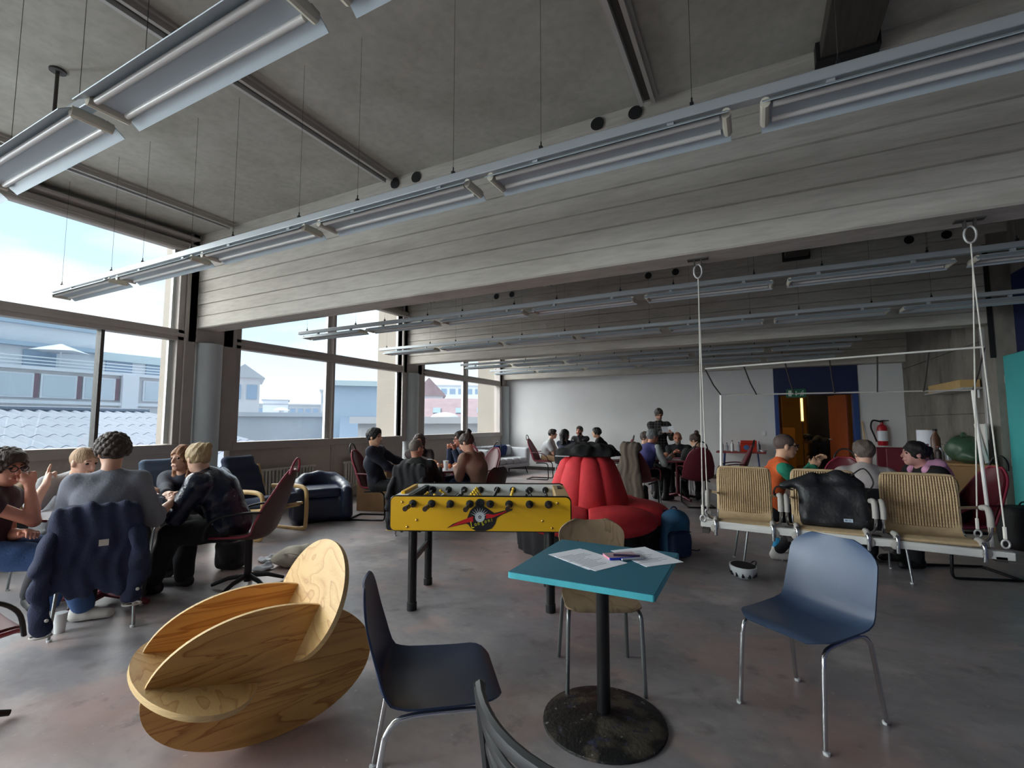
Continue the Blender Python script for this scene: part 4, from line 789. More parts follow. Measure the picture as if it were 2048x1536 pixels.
MB().box((-.012,-.002,0),(.014,.002,.010)).box((.008,-.002,.003),(.018,.002,.003)).box((.008,-.002,-.004),(.014,.002,.003)).build('label_print',m_ink,lb)
# ================================================================== lounge furniture by the windows
ac=thing('tub_armchair','navy leather tub armchair in front of the radiator','armchair',(-5.72,5.02,0),face((.82,-.57)))
f=F3().box((0,.02,.19),(.33,.34,.17),None,.06,.03); U=[(-.31,.36,.50),(-.325,.10,.52),(-.30,-.14,.56),(-.20,-.29,.62),(0,-.335,.65),(.20,-.29,.62),(.30,-.14,.56),(.325,.10,.52),(.31,.36,.50)]
for p,q in zip(U[:-1],U[1:]):
    for t_ in np.linspace(0,1,5):
        x,y,z=np.array(p)*(1-t_)+np.array(q)*t_; f.cap((x,y,.10),(x,y,z-.08),.085,.08,.05)
mobj('body',f.mesh(.020,.003,14),m_leather,ac)
f=F3().box((0,.07,.405),(.245,.29,.07),None,.05); mobj('seat_cushion',f.mesh(.016,.002,14),m_leather,ac); MB().tube([(x,.37,z) for x,z in ((-.24,.365),(.24,.365))],.006,6).build('piping',m_bfab,ac)
for x in (-.28,.28):
    for y in (-.28,.28): MB().lathe([(.025,0),(.03,.03)],10,(x,y,0)).build('foot',m_black,ac)
def lounge(label,loc,d,mf,mw):
    t=thing('lounge_chair',label,'armchair',(loc[0],loc[1],0),face(d))
    f=F3()
    for k,(y,z) in enumerate(((-.30,.46),(-.36,.60),(-.42,.74),(-.46,.86))): f.box((0,y,z),(.27 if k<3 else .22,.055,.10),np.array(Matrix.Rotation(R(17),3,'X')),.05,.05)
    mobj('back_cushion',f.mesh(.016,.003,18),mf,t)
    f=F3().box((0,.05,.40),(.29,.31,.065),np.array(Matrix.Rotation(R(8),3,'X')),.05); mobj('seat_cushion',f.mesh(.016,.003,18),mf,t)
    for s in (-1,1):
        MB().tube(spline([(s*.33,-.30,.02),(s*.33,.10,.012),(s*.33,.36,.03),(s*.33,.40,.12),(s*.33,.40,.44),(s*.33,.35,.545),(s*.33,.15,.565),(s*.33,-.22,.545)],5),.022,8,flat=1.3).build('bent_arm',mw,t,ang=80); MB().tube([(s*.30,.36,.36),(s*.30,-.26,.30),(s*.30,-.46,.84)],.018,8).build('frame_rail',mw,t)
    MB().tube([(-.31,.30,.33),(.31,.30,.33)],.018,8).build('cross_rail',mw,t); MB().tube([(-.31,-.24,.28),(.31,-.24,.28)],.018,8).build('cross_rail',mw,t)
    return t
lounge('dark blue lounge chair with birch arms in front of the radiator',(-5.62,4.02,0),(1,.08),m_bfab,m_birch)
lounge('slate blue lounge chair nearest the round column',(-5.98,3.22,0),(1,-.05),mat('slate_blue_fabric',(92,108,132),.85,bump=.25,bs=160),m_birch)
def radiator(label,y0,n):
    t=thing('radiator',label,'radiator',(-6.78,y0,0))
    for k in range(n): MB().tube([(0,k*.062,.22),(0,k*.062,.66)],.019,8,flat=1.9,up=(1,0,0)).build('fin',m_rad,t)
    for z in (.22,.66): MB().tube([(0,-.04,z),(0,n*.062,z)],.024,8).build('header_pipe',m_rad,t)
    for k in (2,n-3): MB().box((0,k*.062+.03,.11),(.04,.03,.22)).build('bracket',m_rad,t)
radiator('cream column radiator under the middle window behind the lounge chairs',4.45,22); radiator('cream column radiator under the near window',1.6,26); radiator('cream column radiator under the middle window near the second column',6.5,24)
# grey sofa in the far corner
sf=thing('tufted_sofa','light grey tufted sofa in the far corner','sofa',(-6.20,11.45,0),face((1,-.25))); 
f=F3().box((0,-.36,.52),(.80,.10,.24),None,.09,.05).box((-.78,-.05,.44),(.09,.40,.26),np.array(Matrix.Rotation(R(-4),3,'Y')),.06,.04).box((.78,-.05,.44),(.09,.40,.26),np.array(Matrix.Rotation(R(4),3,'Y')),.06,.04).box((0,0,.24),(.80,.40,.05),None,.04,.03); mobj('frame',f.mesh(.024),m_sofa,sf)
for k in range(5): f=F3().box((-.56+.28*k,.03,.36),(.15,.34,.085),None,.08,.02); mobj('seat_tuft',f.mesh(.022),m_sofa,sf)
for k in range(6): f=F3().box((-.60+.24*k,-.27,.60),(.125,.06,.15),None,.055,.02); mobj('back_tuft',f.mesh(.022),m_sofa,sf)
for x in (-.7,.7):
    for y in (-.3,.3): MB().tube([(x,y,.20),(x*1.06,y*1.15,0)],[.022,.013],8).build('leg',m_bpole,sf)
cu=F3().box((0,0,.17),(.24,.07,.17),np.array(Matrix.Rotation(R(-18),3,'X')),.06,.03)
cs=mobj('throw_cushion',cu.mesh(.014,.006,18),m_cush,None,(-6.36,11.72,.44),face((1,-.25))); tag(cs,'navy throw cushion with white dots on the grey sofa','cushion')
g=MB()
for k in range(6): g.ell((-.18+.07*k,.03,.045),(.012,.006,.012),8,5)
g.build('dot_print',m_wcup,cs)
cb=thing('cardboard_box','open cardboard box behind the navy sweater person','box',(-5.52,5.98,0),.3)
mcb=mat('cardboard',(176,144,104),.85,var=.08,vs=8)
MB().box((0,0,.32),(.5,.4,.64)).build('carton',mcb,cb,bevel=.004); 
for s in (-1,1): MB().box((s*.30,0,.70),(.16,.4,.006),np.array(Matrix.Rotation(s*R(-35),3,'Y'))).build('flap',mcb,cb)
# ================================================================== back wall and right side
es=thing('exit_sign','green exit sign over the blue doorway','sign',(.885,12.93,2.08))
m_exg=mat('exit_green',(32,104,78),.4); m_exw=mat('exit_white',(206,226,214),.5)
MB().box((0,0,0),(.40,.05,.20)).build('sign_box',m_exg,es,bevel=.004)
MB().box((-.125,-.027,0),(.065,.004,.14)).build('door_symbol',m_exw,es); MB().prism([(-.03,.0),(.03,.0),(.0,-.055)],-.030,-.026,lambda a,b_,q:(a,q,b_-.01)).box((0,-.027,.025),(.022,.004,.05)).build('arrow_symbol',m_exw,es,smooth=False)
g=MB().ell((.135,-.028,.055),(.014,.003,.014),10,6); 
for a_,b_ in (((.125,.03),(.105,-.01)),((.105,-.01),(.14,-.03)),((.14,-.03),(.13,-.065)),((.105,-.01),(.085,-.06)),((.122,.03),(.155,.015)),((.122,.03),(.09,.02))): g.tube([(a_[0],-.028,a_[1]),(b_[0],-.028,b_[1])],.009,6)
g.build('runner_symbol',m_exw,es)
fe=thing('fire_extinguisher','red fire extinguisher mounted on the white wall right of the door','extinguisher',(2.46,12.90,0))
m_fe=mat('extinguisher_red',(176,26,40),.3)
MB().lathe([(0,.90),(.085,.90),(.095,.92),(.095,1.27),(.075,1.33),(.03,1.36),(.03,1.40)],24).build('cylinder',m_fe,fe); MB().lathe([(.0965,1.0),(.0965,1.22)],24,a0=-PI,a1=0).build('label_wrap',m_paper,fe); MB().box((0,0,1.42),(.05,.05,.05)).box((.06,0,1.44),(.13,.03,.02)).build('valve_head',m_black,fe); MB().tube(spline([(-.03,0,1.42),(-.16,-.02,1.44),(-.20,-.03,1.30),(-.15,-.03,1.12),(-.11,-.03,.98)],6),.018,8).build('hose',m_black,fe); MB().box((0,.085,1.2),(.08,.04,.2)).build('wall_bracket',m_dark,fe)
MBk=tag(MB().box((.18,12.99,1.14),(.09,.02,.09)).build('wall_switch',m_wcup,bevel=.004),'white wall switch left of the blue door frame','switch')
br=thing('broom','broom leaning on the wall beside the door','broom',(2.16,12.85,0)); MB().tube([(.02,-.2,.02),(-.04,.10,1.42)],.013,8).build('stick',m_birch,br); MB().box((.02,-.2,.04),(.26,.06,.08)).build('brush_head',m_black,br)
sd=thing('side_table','narrow red-topped trestle table against the back wall','table',(-.32,12.55,0)); m_redt=mat('red_table_top',(150,62,60),.5)
MB().box((0,0,.70),(1.05,.5,.03)).build('tabletop',m_redt,sd,bevel=.004)
for x in (-.35,.35):
    for y in (-.18,.18): MB().tube([(x,y,.69),(x*1.15,y,0)],.016,8).build('leg',m_navyl,sd)
def bottle(label,x,y,z,c_,h,r,kind='bottle'):
    t=thing(kind,label,kind.replace('_',' '),(x,y,z),0,'drinks and snacks'); mm=mat('bottle_%d_%d_%d'%c_,c_,.25)
    MB().lathe([(0,0),(r,0),(r,h*.62),(r*.35,h*.8),(r*.35,h*.93)],14).build('flask',mm,t); MB().lathe([(r*.4,h*.92),(r*.4,h),(0,h)],10).build('bottle_cap',m_navyp if c_[0]>150 else m_redt,t)
for i,(x,c_,h,lab) in enumerate(((-.72,(210,214,220),.24,'clear bottle at the left end of the snack table'),(-.62,(190,196,204),.20,'short clear bottle second on the snack table'),(-.50,(220,224,228),.26,'tall clear bottle third on the snack table'),(-.36,(176,186,196),.22,'clear bottle left of the red snack carton'),(.06,(90,94,104),.25,'dark bottle right of the red snack carton'))): bottle(lab,x,12.5+.05*(i%2),.715,c_,h,.036)
bx=thing('snack_carton','red open carton on the snack table','carton',(-.16,12.62,.715),.1); m_cred=mat('carton_red',(214,62,42),.5); MB().box((0,0,.10),(.34,.2,.20)).build('carton_body',m_cred,bx,bevel=.003); MB().box((0,-.12,.23),(.34,.1,.004),np.array(Matrix.Rotation(R(40),3,'X'))).build('flap',m_cred,bx); MB().ell((-.05,-.101,.10),(.06,.004,.06),12,6).build('round_print',mat('print_blue',(80,130,190),.5),bx)
bw=thing('bowl','pale bowl on the right of the snack table','bowl',(.15,12.45,.716)); MB().lathe([(.03,0),(.06,.012),(.09,.055),(.085,.055),(.055,.018),(0,.012)],18).build('bowl_body',m_wcup,bw); MB().lathe([(.03,0),(.032,.008),(0,.008)],12).build('foot_ring',m_wcup,bw)
# counter with boxes against the concrete wall
co=thing('counter','plain wooden counter against the raw concrete wall','counter',(2.41,9.15,0))
m_ctr=mat('counter_board',(190,140,96),.6,var=.08,vs=6); MB().box((0,0,.42),(.66,1.7,.82)).build('cabinet',m_ctr,co,bevel=.005); MB().box((-.01,0,.845),(.70,1.76,.03)).build('worktop',m_ctr,co,bevel=.004); MB().box((-.335,.4,.42),(.01,.012,.78)).build('door_gap',m_dark,co)
rk=thing('red_crate_rack','dark red rack standing left of the counter','rack',(1.98,9.35,0)); MB().box((0,0,.30),(.46,.7,.6)).box((0,.33,.75),(.46,.04,.5)).box((0,-.33,.75),(.46,.04,.5)).build('rack_body',m_maroon,rk,bevel=.006); MB().box((0,0,.64),(.4,.6,.05)).build('shelf_board',m_dark,rk)
pt=thing('paper_towel_roll','large white paper towel roll on the counter','paper roll',(2.42,9.72,.86)); MB().lathe([(.025,0),(.13,0),(.13,.42),(.025,.42)],24).build('roll',m_paper,pt); MB().box((-.131,0,.12),(.004,.06,.03)).build('print',m_black,pt); MB().lathe([(.026,-.0),(.02,.43),(0,.43)],12).build('core_tube',mcb,pt)
bt=thing('brown_bottle','tall brown bottle beside the paper towel roll','bottle',(2.45,9.45,.86)); MB().lathe([(0,0),(.06,0),(.06,.3),(.025,.38),(.025,.42)],16).build('flask',mat('brown_glass',(96,62,44),.3),bt); MB().lathe([(.028,.41),(.028,.44),(0,.44)],10).build('bottle_cap',m_black,bt)
for i,(x,y,c_,h,lab) in enumerate(((2.30,9.25,(180,60,50),.22,'red topped sauce bottle on the counter'),(2.42,9.15,(200,206,214),.18,'clear jar on the counter'),(2.34,8.95,(70,60,60),.20,'dark bottle on the counter'),(2.46,8.98,(160,170,176),.26,'grey bottle on the counter'))): bottle(lab,x,y,.86,c_,h,.04)
f=F3().ell((0,0,.18),(.2,.30,.18)).ell((.02,.18,.12),(.16,.18,.12)).ell((0,-.2,.1),(.15,.2,.1)); gb=thing('green_bag','large dark green plastic bag on the counter','bag',(2.52,8.55,.86)); mobj('bag_body',f.mesh(.02,.015,18,cut=lambda Q:-(Q[:,2]-.0)),mat('green_plastic',(58,84,64),.4,var=.15,vs=8),gb); MB().tube([(0,0,.33),(0,.03,.40)],[.05,.02],8).build('knot',mat('green_plastic',(58,84,64),.4),gb)
sh=thing('wall_shelf','cardboard tray on a thin shelf high on the concrete wall','shelf',(2.76,9.65,1.88)); MB().box((0,0,0),(.28,1.7,.025)).build('board',m_alu,sh); MB().box((0,.05,.075),(.22,1.4,.12)).build('tray',m_birch,sh,bevel=.004); MB().tube([(.1,-.6,-.012),(.1,-.6,-.13)],.014,8).tube([(.1,-.45,-.012),(.1,-.45,-.13)],.014,8).build('peg',m_wcup,sh)
bo=thing('leaning_board','white framed board leaning at the right end of the counter','board',(2.60,8.27,.86)); MB().box((0,0,.27),(.03,.03,.56),np.array(Matrix.Rotation(R(-28),3,'X'))).box((.04,.1,.27),(.015,.3,.5)).build('frame',m_rod,bo)
# small things on the tables and floor
def cup(label,x,y,z,h=.11,m=None):
    t=thing('plastic_cup',label,'cup',(x,y,z),0,'white plastic cups'); MB().lathe([(0,0),(.028,0),(.038,h),(.035,h),(.026,.004),(0,.004)],18).build('cup_body',m or m_wcup,t); MB().lathe([(.038,h-.002),(.0405,h),(.038,h+.002)],18).build('rim',m_wcup,t)
cup('white plastic cup standing on the floor by the denim jacket',-4.20,1.56,0,.125)
for lab,x,y in (('white cup at the left on the table by the round column',-4.28,5.72),('tall white cup at the right on the table by the round column',-3.92,5.62),('white cup at the back table near the bottle',-3.85,11.3)): cup(lab,x,y,.729,.13)
bt=thing('drink_bottle','pale drink bottle on the back table','bottle',(-4.02,11.2,.729)); MB().lathe([(0,0),(.035,0),(.035,.15),(.013,.20),(.013,.23)],14).build('flask',mat('pale_drink',(214,206,176),.3),bt); MB().lathe([(.016,.22),(.016,.245),(0,.245)],10).build('bottle_cap',m_wcup,bt)
for lab,x,y in (('orange fruit left of the tall cup',-4.08,5.74),('orange fruit right beside the other orange',-3.98,5.80)):
    t=thing('orange_fruit',lab,'fruit',(x,y,.729),0,'oranges on the table'); MB().ell((0,0,.037),(.038,.038,.036),14,9).build('peel',mat('orange_peel',(214,108,50),.5,bump=.2,bs=200),t); MB().ell((0,0,.073),(.006,.006,.003),8,4).build('stem_scar',mat('stem_green',(90,110,50),.6),t)
pw=thing('paper_plate','blue rimmed plate at the front of the column table','plate',(-4.2,5.55,.729)); MB().lathe([(0,.002),(.07,.002),(.10,.014),(.098,.017),(.068,.006),(0,.006)],24).build('plate_body',mat('plate_blue',(120,160,200),.4),pw); MB().lathe([(.098,.0165),(.102,.016),(.10,.0145)],24).build('rim',m_wcup,pw)
paper('paper_sheet','white paper lying on the round table by the near window',(T1[0]+.1,T1[1]-.2),.6,.30,.21,6,.7290)
for lab,x,y,r_ in (('white paper on the maroon table before the clasped hands',-1.30,9.05,.3),('white paper on the maroon table by the purple-vested person',-1.55,9.15,-.5)): paper('paper_sheet',lab,(x,y),r_,.30,.21,8,.7290)
f=F3().ell((0,0,.09),(.20,.14,.10)).ell((.12,.05,.07),(.14,.12,.08)).ell((-.12,-.03,.06),(.13,.12,.07)); tbg=thing('tote_bag','crumpled cream tote bag on the floor behind the plywood rocker','bag',(-4.05,3.32,0),.4); mobj('cloth',f.mesh(.014,.014,20,cut=lambda Q:-(Q[:,2]-.004)),mat('cream_canvas',(186,178,164),.9,bump=.2,bs=60),tbg); MB().tube(spline([(-.1,-.1,.13),(0,-.18,.16),(.12,-.12,.12)],5),.010,6,flat=.5).build('strap',mat('cream_strap',(170,160,146),.9),tbg)
for lab,x,y,r_ in (('crumpled white paper scrap under the chair beside the tote bag',-4.45,3.25,.5),('small white paper scrap next to the tote bag',-4.22,3.05,1.2)):
    t=mobj('paper_scrap',F3().ell((0,0,.02),(.09,.06,.02)).ell((.05,.03,.03),(.04,.03,.03)).mesh(.008,.01,50,cut=lambda Q:-(Q[:,2]-.001)),m_paper,None,(x,y,0),r_); tag(t,lab,'paper','paper scraps')
m_blkbag=mat('black_soft_bag',(20,20,24),.7,bump=.2,bs=40)
for lab,x,y,s_ in (('black bag on the floor under the purple-vested person',-1.85,8.55,.9),('black bag slumped on the floor left of the chair by the near window',-4.55,2.95,.8),('dark rucksack against the teal panel at the right edge',2.62,7.35,1.4)):
    f=F3().box((0,0,.17*s_),(.16*s_,.11*s_,.17*s_),None,.07*s_,.03).ell((0,-.05*s_,.2*s_),(.12*s_,.12*s_,.16*s_)); t=thing('floor_bag',lab,'bag',(x,y,0),.5,'black bags on the floor'); mobj('bag_body',f.mesh(.016,.006,20),m_blkbag,t); MB().tube(arc((0,0,.335*s_),.05,0,PI,8,0,2),.009,6).build('handle',m_btube,t)
# ================================================================== people
Zu=np.array([0,0,1.])
def ik(a,t,l1,l2,pole):
    d=t-a; L=np.linalg.norm(d); L=min(max(L,abs(l1-l2)+.02),l1+l2-.004); u=norm(d); x=(l1*l1-l2*l2+L*L)/(2*L); h=math.sqrt(max(l1*l1-x*x,0)); p=np.asarray(pole,float); p=norm(p-(p@u)*u); return a+u*x+p*h,a+u*L
SK={}
def skin(rgb): return mat('skin_%d'%rgb[0],rgb,.5,var=.05,vs=14)
m_eye=mat('eye_dark',(34,26,24),.2); m_glas=mat('spectacle_frame',(20,20,24),.3); m_lip=mat('lips',(150,84,76),.5)
def hand_field(f,wr,fd,pn,sc,pose,side):
    fd=norm(fd); pn=norm(pn-(pn@fd)*fd); x=np.cross(fd,pn)*side      # x towards the thumb
    k=sc
    base=wr+fd*.075*k; f.cap(wr,wr+fd*.03*k,.026*k,.028*k,.012,(pn,.75)); f.cap(wr+fd*.03*k-x*.018*k,base-x*.026*k,.022*k,.017*k,.014,(pn,.7)); f.cap(wr+fd*.03*k+x*.012*k,base+x*.024*k,.024*k,.018*k,.014,(pn,.7))
    curls={'relax':(25,35),'fist':(75,95),'point':(70,95),'grip':(45,60),'flat':(6,8)}[pose]
    for i,(off,l) in enumerate(((.030,.070),(.010,.078),(-.010,.072),(-.029,.058))):
        c1,c2=curls
        if pose=='point' and i==0: c1,c2=4,6
        a=base+x*off*k; d1=fd*math.cos(R(c1))+pn*math.sin(R(c1)); b=a+d1*l*.52*k; d2=fd*math.cos(R(c1+c2))+pn*math.sin(R(c1+c2)); c=b+d2*l*.48*k
        f.cap(a-fd*.012*k,b,.0098*k,.009*k,.006); f.cap(b,c,.009*k,.0072*k,.004)
    a=wr+fd*.025*k+x*.024*k; d1=norm(fd*.62+x*.70+pn*.35); b=a+d1*.038*k; d2=norm(fd*.9+x*.2+pn*(.5 if pose!='flat' else .1)); c=b+d2*.032*k
    f.cap(a,b,.013*k,.0105*k,.008); f.cap(b,c,.0105*k,.0085*k,.004)
def person(label,pel,d,head,look,hands,feet=None,sc=1.,near=True,shirt=None,sleeve='long',trous=None,shoe=None,hair=('short',(40,32,28)),sk=(214,164,140),pitch=0,wide=1.,glasses=False,beard=None,poses=('relax','relax'),standing=False,vest=None,hood=None,upper='shirt',palm=(None,None),roll=0,sock=None,bulk=0.,group='people'):
    o0=np.array([pel[0],pel[1],0]); P=np.array([0,0,pel[2]]); H=np.asarray(head,float)-o0; fw=norm([d[0],d[1],0]); rt=np.array([fw[1],-fw[0],0.])
    s=norm(H-P); L=np.linalg.norm(H-P); nb=P+s*(L-.165*sc); chest=P+s*(L*.45)-fw*.035*(0 if standing else 1)
    shw=.172*sc*wide; shs=[nb-s*.055*sc+q*rt*shw for q in (-1,1)]       # left, right
    la,lf_=.285*sc,.25*sc; J=[]
    for q,(hd,shp) in enumerate(zip(hands,shs)):
        sg=-1 if q==0 else 1
        tgt=(np.asarray(hd,float)-o0) if hd is not None else P+fw*.33+rt*sg*.13+Zu*.10
        J.append((shp,)+ik(shp,tgt,la,lf_,rt*sg*.28-fw*.3-Zu*.9))
    hips=[P+q*rt*.085*sc-Zu*.01 for q in (-1,1)]; Lg=[]
    lt,ls=.43*sc,.42*sc
    for q in (0,1):
        sg=-1 if q==0 else 1
        ft=(np.asarray(feet[q],float)-o0) if feet and feet[q] is not None else (o0*0+fw*(.40 if not standing else .02)+rt*sg*.11)
        ft=np.array([ft[0],ft[1],ft[2]+.085*sc]); kn,an=ik(hips[q],ft,lt,ls,fw*1.+Zu*.6+rt*sg*.15); Lg.append((hips[q],kn,ft))
    rb=.011 if near else .016; rh=.0062 if near else .009; rhd=.0048 if near else .008
    # ---- head frame
    lk=norm([look[0],look[1],0]); pit=R(pitch); hf=lk*math.cos(pit)+Zu*math.sin(pit); hr=np.array([lk[1],-lk[0],0.]); hu=np.cross(hr,hf)
    if roll: hr,hu=hr*math.cos(R(roll))+hu*math.sin(R(roll)),hu*math.cos(R(roll))-hr*math.sin(R(roll))
    M=np.stack([hr,hf,hu],1); hp=lambda x,y,z:H+M@(np.array([x,y,z])*sc)
    f=F3()
    f.ell(hp(0,-.014,.028),np.array([.074,.094,.088])*sc,M,.02); f.ell(hp(0,.022,-.038),np.array([.057,.066,.075])*sc,M,.03); f.ell(hp(0,.052,-.088),np.array([.030,.028,.024])*sc,M,.025)
    f.cap(hp(0,.084,.012),hp(0,.102,-.024),.009*sc,.0135*sc,.012); f.cap(hp(-.014,.082,-.030),hp(.014,.082,-.030),.010*sc,None,.01)
    f.cap(hp(-.035,.072,.026),hp(.035,.072,.026),.012*sc,None,.015)
    for q in (-1,1): f.ell(hp(q*.074,-.008,-.008),np.array([.011,.02,.031])*sc,M,.008); f.ell(hp(q*.031,.088,.010),np.array([.017,.014,.010])*sc,M,.01,True)
    f.cap(hp(-.02,.085,-.060),hp(.02,.085,-.060),.0095*sc,None,.008); f.cap(hp(-.024,.098,-.060),hp(.024,.098,-.060),.004*sc,None,.003,None,True)
    f.cap(hp(0,-.025,-.055),nb-s*.03*sc,.052*sc,.062*sc,.03)
    parts=[f.mesh(rh)]
    b=F3(); b.cap(nb-s*.05,chest,.08*sc,.10*sc,.05,(fw,.8)); b.cap(chest,P,.10*sc,.11*sc,.05,(fw,.85)); b.cap(shs[0],shs[1],.045*sc,None,.05)
    for sh_,el,wr in J: b.cap(sh_,el,.046*sc,.037*sc,.02); b.cap(el,el+(wr-el)*.35,.037*sc,.040*sc,.015); b.cap(el+(wr-el)*.35,wr,.040*sc,.0255*sc,.015)
    for hpj,kn,an in Lg: b.cap(hpj,kn,.075*sc,.05*sc,.03); b.cap(kn,an,.05*sc,.032*sc,.02)
    parts.append(b.mesh(rb*1.0))
    for q,(sh_,el,wr) in enumerate(J):
        hf_=F3(); fd=norm(wr-el); pn=np.asarray(palm[q],float) if palm[q] is not None else (-Zu*.8-rt*(1 if q else -1)*.5)
        if abs(norm(pn)@fd)>.92: pn=pn+fw
        if poses[q]=='point': fd=norm(fd*.4+Zu)
        hand_field(hf_,wr,fd,pn,sc*1.0,poses[q],-1 if q==0 else 1); hf_.cap(wr-norm(wr-el)*.04,wr,.027*sc,.0255*sc,.01); parts.append(hf_.mesh(rhd))
    body=mobj('person',join(parts),skin(sk),None,(o0[0],o0[1],0)); tag(body,label,'person',group)
    g=MB()
    for q in (-1,1): g.ell(hp(q*.031,.071,.009),np.array([.0125,.0125,.0125])*sc,8,6)
    g.build('eyes',m_eye,body); MB().ell(hp(0,.0885,-.060),np.array([.021,.007,.0075])*sc,10,6,M).build('mouth',m_lip,body)
    # ---- clothes
    def cloth(name,fl,m,res=None,nz=.006,nf=20,cut=None): return mobj(name,fl.mesh(res or rb,nz,nf,cut),m,body)
    c=F3(); t=.014+bulk
    c.cap(shs[0]+rt*.02,shs[1]-rt*.02,.056*sc+t,None,.05); c.cap(nb-s*.09*sc,chest,.105*sc*wide+t,.118*sc*wide+t,.06,(fw,.82)); c.cap(chest-rt*.04,chest+rt*.04,.11*sc*wide+t,None,.06,(fw,.8)); c.cap(chest,P+s*.02,.118*sc*wide+t,.125*sc*wide+t,.06,(fw,.85)); c.cap(P-rt*.04+s*.03,P+rt*.04+s*.03,.115*sc*wide+t,None,.05,(fw,.85))
    c.cap(nb+s*.004*sc-fw*.012,nb-s*.06*sc,.056*sc+t*.5,.080*sc,.03)
    sl=c if vest is None else F3()
    for sh_,el,wr in J:
        if sleeve!='none':
            e2=sh_+(el-sh_)*(.62 if sleeve=='short' else 1.); sl.cap(sh_,e2,.056*sc+t,(.052 if sleeve=='short' else .043)*sc+t,.035)
            if sleeve in('long','rolled'): w2=el+(wr-el)*(.90 if sleeve=='long' else .35); sl.cap(el,w2,.043*sc+t,.033*sc+t*.8,.03)
        else: c.cap(sh_,sh_+(el-sh_)*.1,.052*sc+t,None,.03)
    if vest is None: cloth(upper,c,shirt,nz=.0075,nf=17)
    else: cloth('vest',c,vest,nz=.006,nf=16); cloth(upper,sl,shirt,nz=.006,nf=24)
    tr=F3(); tr.cap(P-rt*.06*sc,P+rt*.06*sc,.115*sc,None,.05,(fw,.9))
    for hpj,kn,an in Lg: tr.cap(hpj,kn,.092*sc+bulk,.068*sc+bulk,.04); tr.cap(kn,an+Zu*.02,.068*sc+bulk,.055*sc+bulk,.03)
    cloth('trousers',tr,trous,nz=.006,nf=18)
    for q,(hpj,kn,an) in enumerate(Lg):
        fd=norm(fw*.9+rt*(.15 if q else -.15)); a=np.array([an[0],an[1],.045*sc])
        sf_=F3().cap(a-fd*.045*sc,a+fd*.02*sc,.044*sc,.042*sc,.02).cap(a+fd*.02*sc,a+fd*.15*sc-Zu*.008,.042*sc,.034*sc,.02).cap(a-fd*.03,a-fd*.02+Zu*.06*sc,.046*sc,.048*sc,.02)
        mobj('shoe',sf_.mesh(.009 if near else .014,cut=lambda Q:-(Q[:,2]-.004)),shoe or m_black,body)
        if sock: so_=F3().cap(a-fd*.02+Zu*.07,an+Zu*.09,.042*sc,.046*sc); mobj('sock',so_.mesh(.01),sock,body)
    if hood is not None:
        hd_=F3(); n1=nb+s*.02-fw*.05
        for q in np.linspace(-1,1,5): hd_.cap(n1+rt*q*.095*sc+fw*(.085*abs(q)**2)+s*(.012-.05*abs(q)**2),n1+rt*q*.11*sc-s*.05-fw*.03,.046,.046,.04)
        hd_.cap(n1-fw*.06-rt*.05,n1-fw*.10-s*.10,.085,.07,.05).cap(n1-fw*.06+rt*.05,n1-fw*.10-s*.10,.085,.07,.05); cloth('hood',hd_,hood,.009)
    # ---- hair
    st_,hc=hair; mh=mat('hair_%d_%d_%d'%tuple(hc),hc,.6 if st_!='buzz' else .7,var=.2,vs=40,bump=.5,bs=90,stretch=(1,1,.25))
    if st_!='bald':
        h=F3(); th={'buzz':.0035,'short':.014,'curly':.014,'bun':.012,'long':.016,'knot':.014,'pony':.012,'flat':.018}[st_]
        h.ell(hp(0,-.016,.030),(np.array([.074,.095,.088])+th)*sc,M,.02)
        if st_ in('short','flat','curly'): h.ell(hp(0,.035,.085),np.array([.058,.055,.034])*sc*(1.2 if st_=='curly' else 1),M,.03)
        if st_=='curly':
            for q in range(90):
                zz=1-1.45*(q+.5)/90; a_=q*2.39996; rr=math.sqrt(max(0,1-zz*zz)); h.ell(hp(.088*rr*math.cos(a_),-.018+.106*rr*math.sin(a_),.028+.100*zz),np.array([.021,.021,.021])*sc,M,.006)
        h.ell(hp(0,.092,-.038),np.array([.068,.075,.092])*sc,M,.01,True); h.ell(hp(0,.03,-.125),np.array([.09,.10,.09])*sc,M,.01,True)
        if st_ in('short','buzz','flat'): h.box(hp(0,-.04,-.115),np.array([.12,.12,.062])*sc,M,.01,.01,True)
        if st_=='bun': h.ell(hp(0,-.075,.125),np.array([.042,.042,.042])*sc,M,.012)
        if st_=='knot': h.ell(hp(.01,-.095,.075),np.array([.044,.036,.04])*sc,M,.015).cap(hp(-.04,-.09,.06),hp(.03,-.11,.09),.02,.025,.01)
        if st_=='pony': h.ell(hp(0,-.125,.045),np.array([.03,.03,.03])*sc,M,.012).cap(hp(0,-.13,.03),hp(.0,-.15,-.12),.026*sc,.012*sc,.02)
        if st_=='long':
            for q in (-1,1): h.cap(hp(q*.066,-.015,.03),hp(q*.078,-.01,-.17),.030*sc,.026*sc,.03)
            h.cap(hp(-.03,-.085,.0),hp(-.035,-.085,-.20),.045*sc,.035*sc,.03).cap(hp(.03,-.085,.0),hp(.035,-.085,-.20),.045*sc,.035*sc,.03)
        nz={'curly':.002,'buzz':0.,'short':.004,'flat':.004}.get(st_,.005)
        mobj('hair',h.mesh(rh*(.8 if st_=='curly' else 1.05),nz,60 if st_!='curly' else 38),mh,body)
    br=F3()
    for q in (-1,1): br.cap(hp(q*.016,.086,.029),hp(q*.045,.075,.030),.0052*sc,.004*sc,.004)
    mobj('eyebrows',br.mesh(.0035 if near else .005),mh,body)
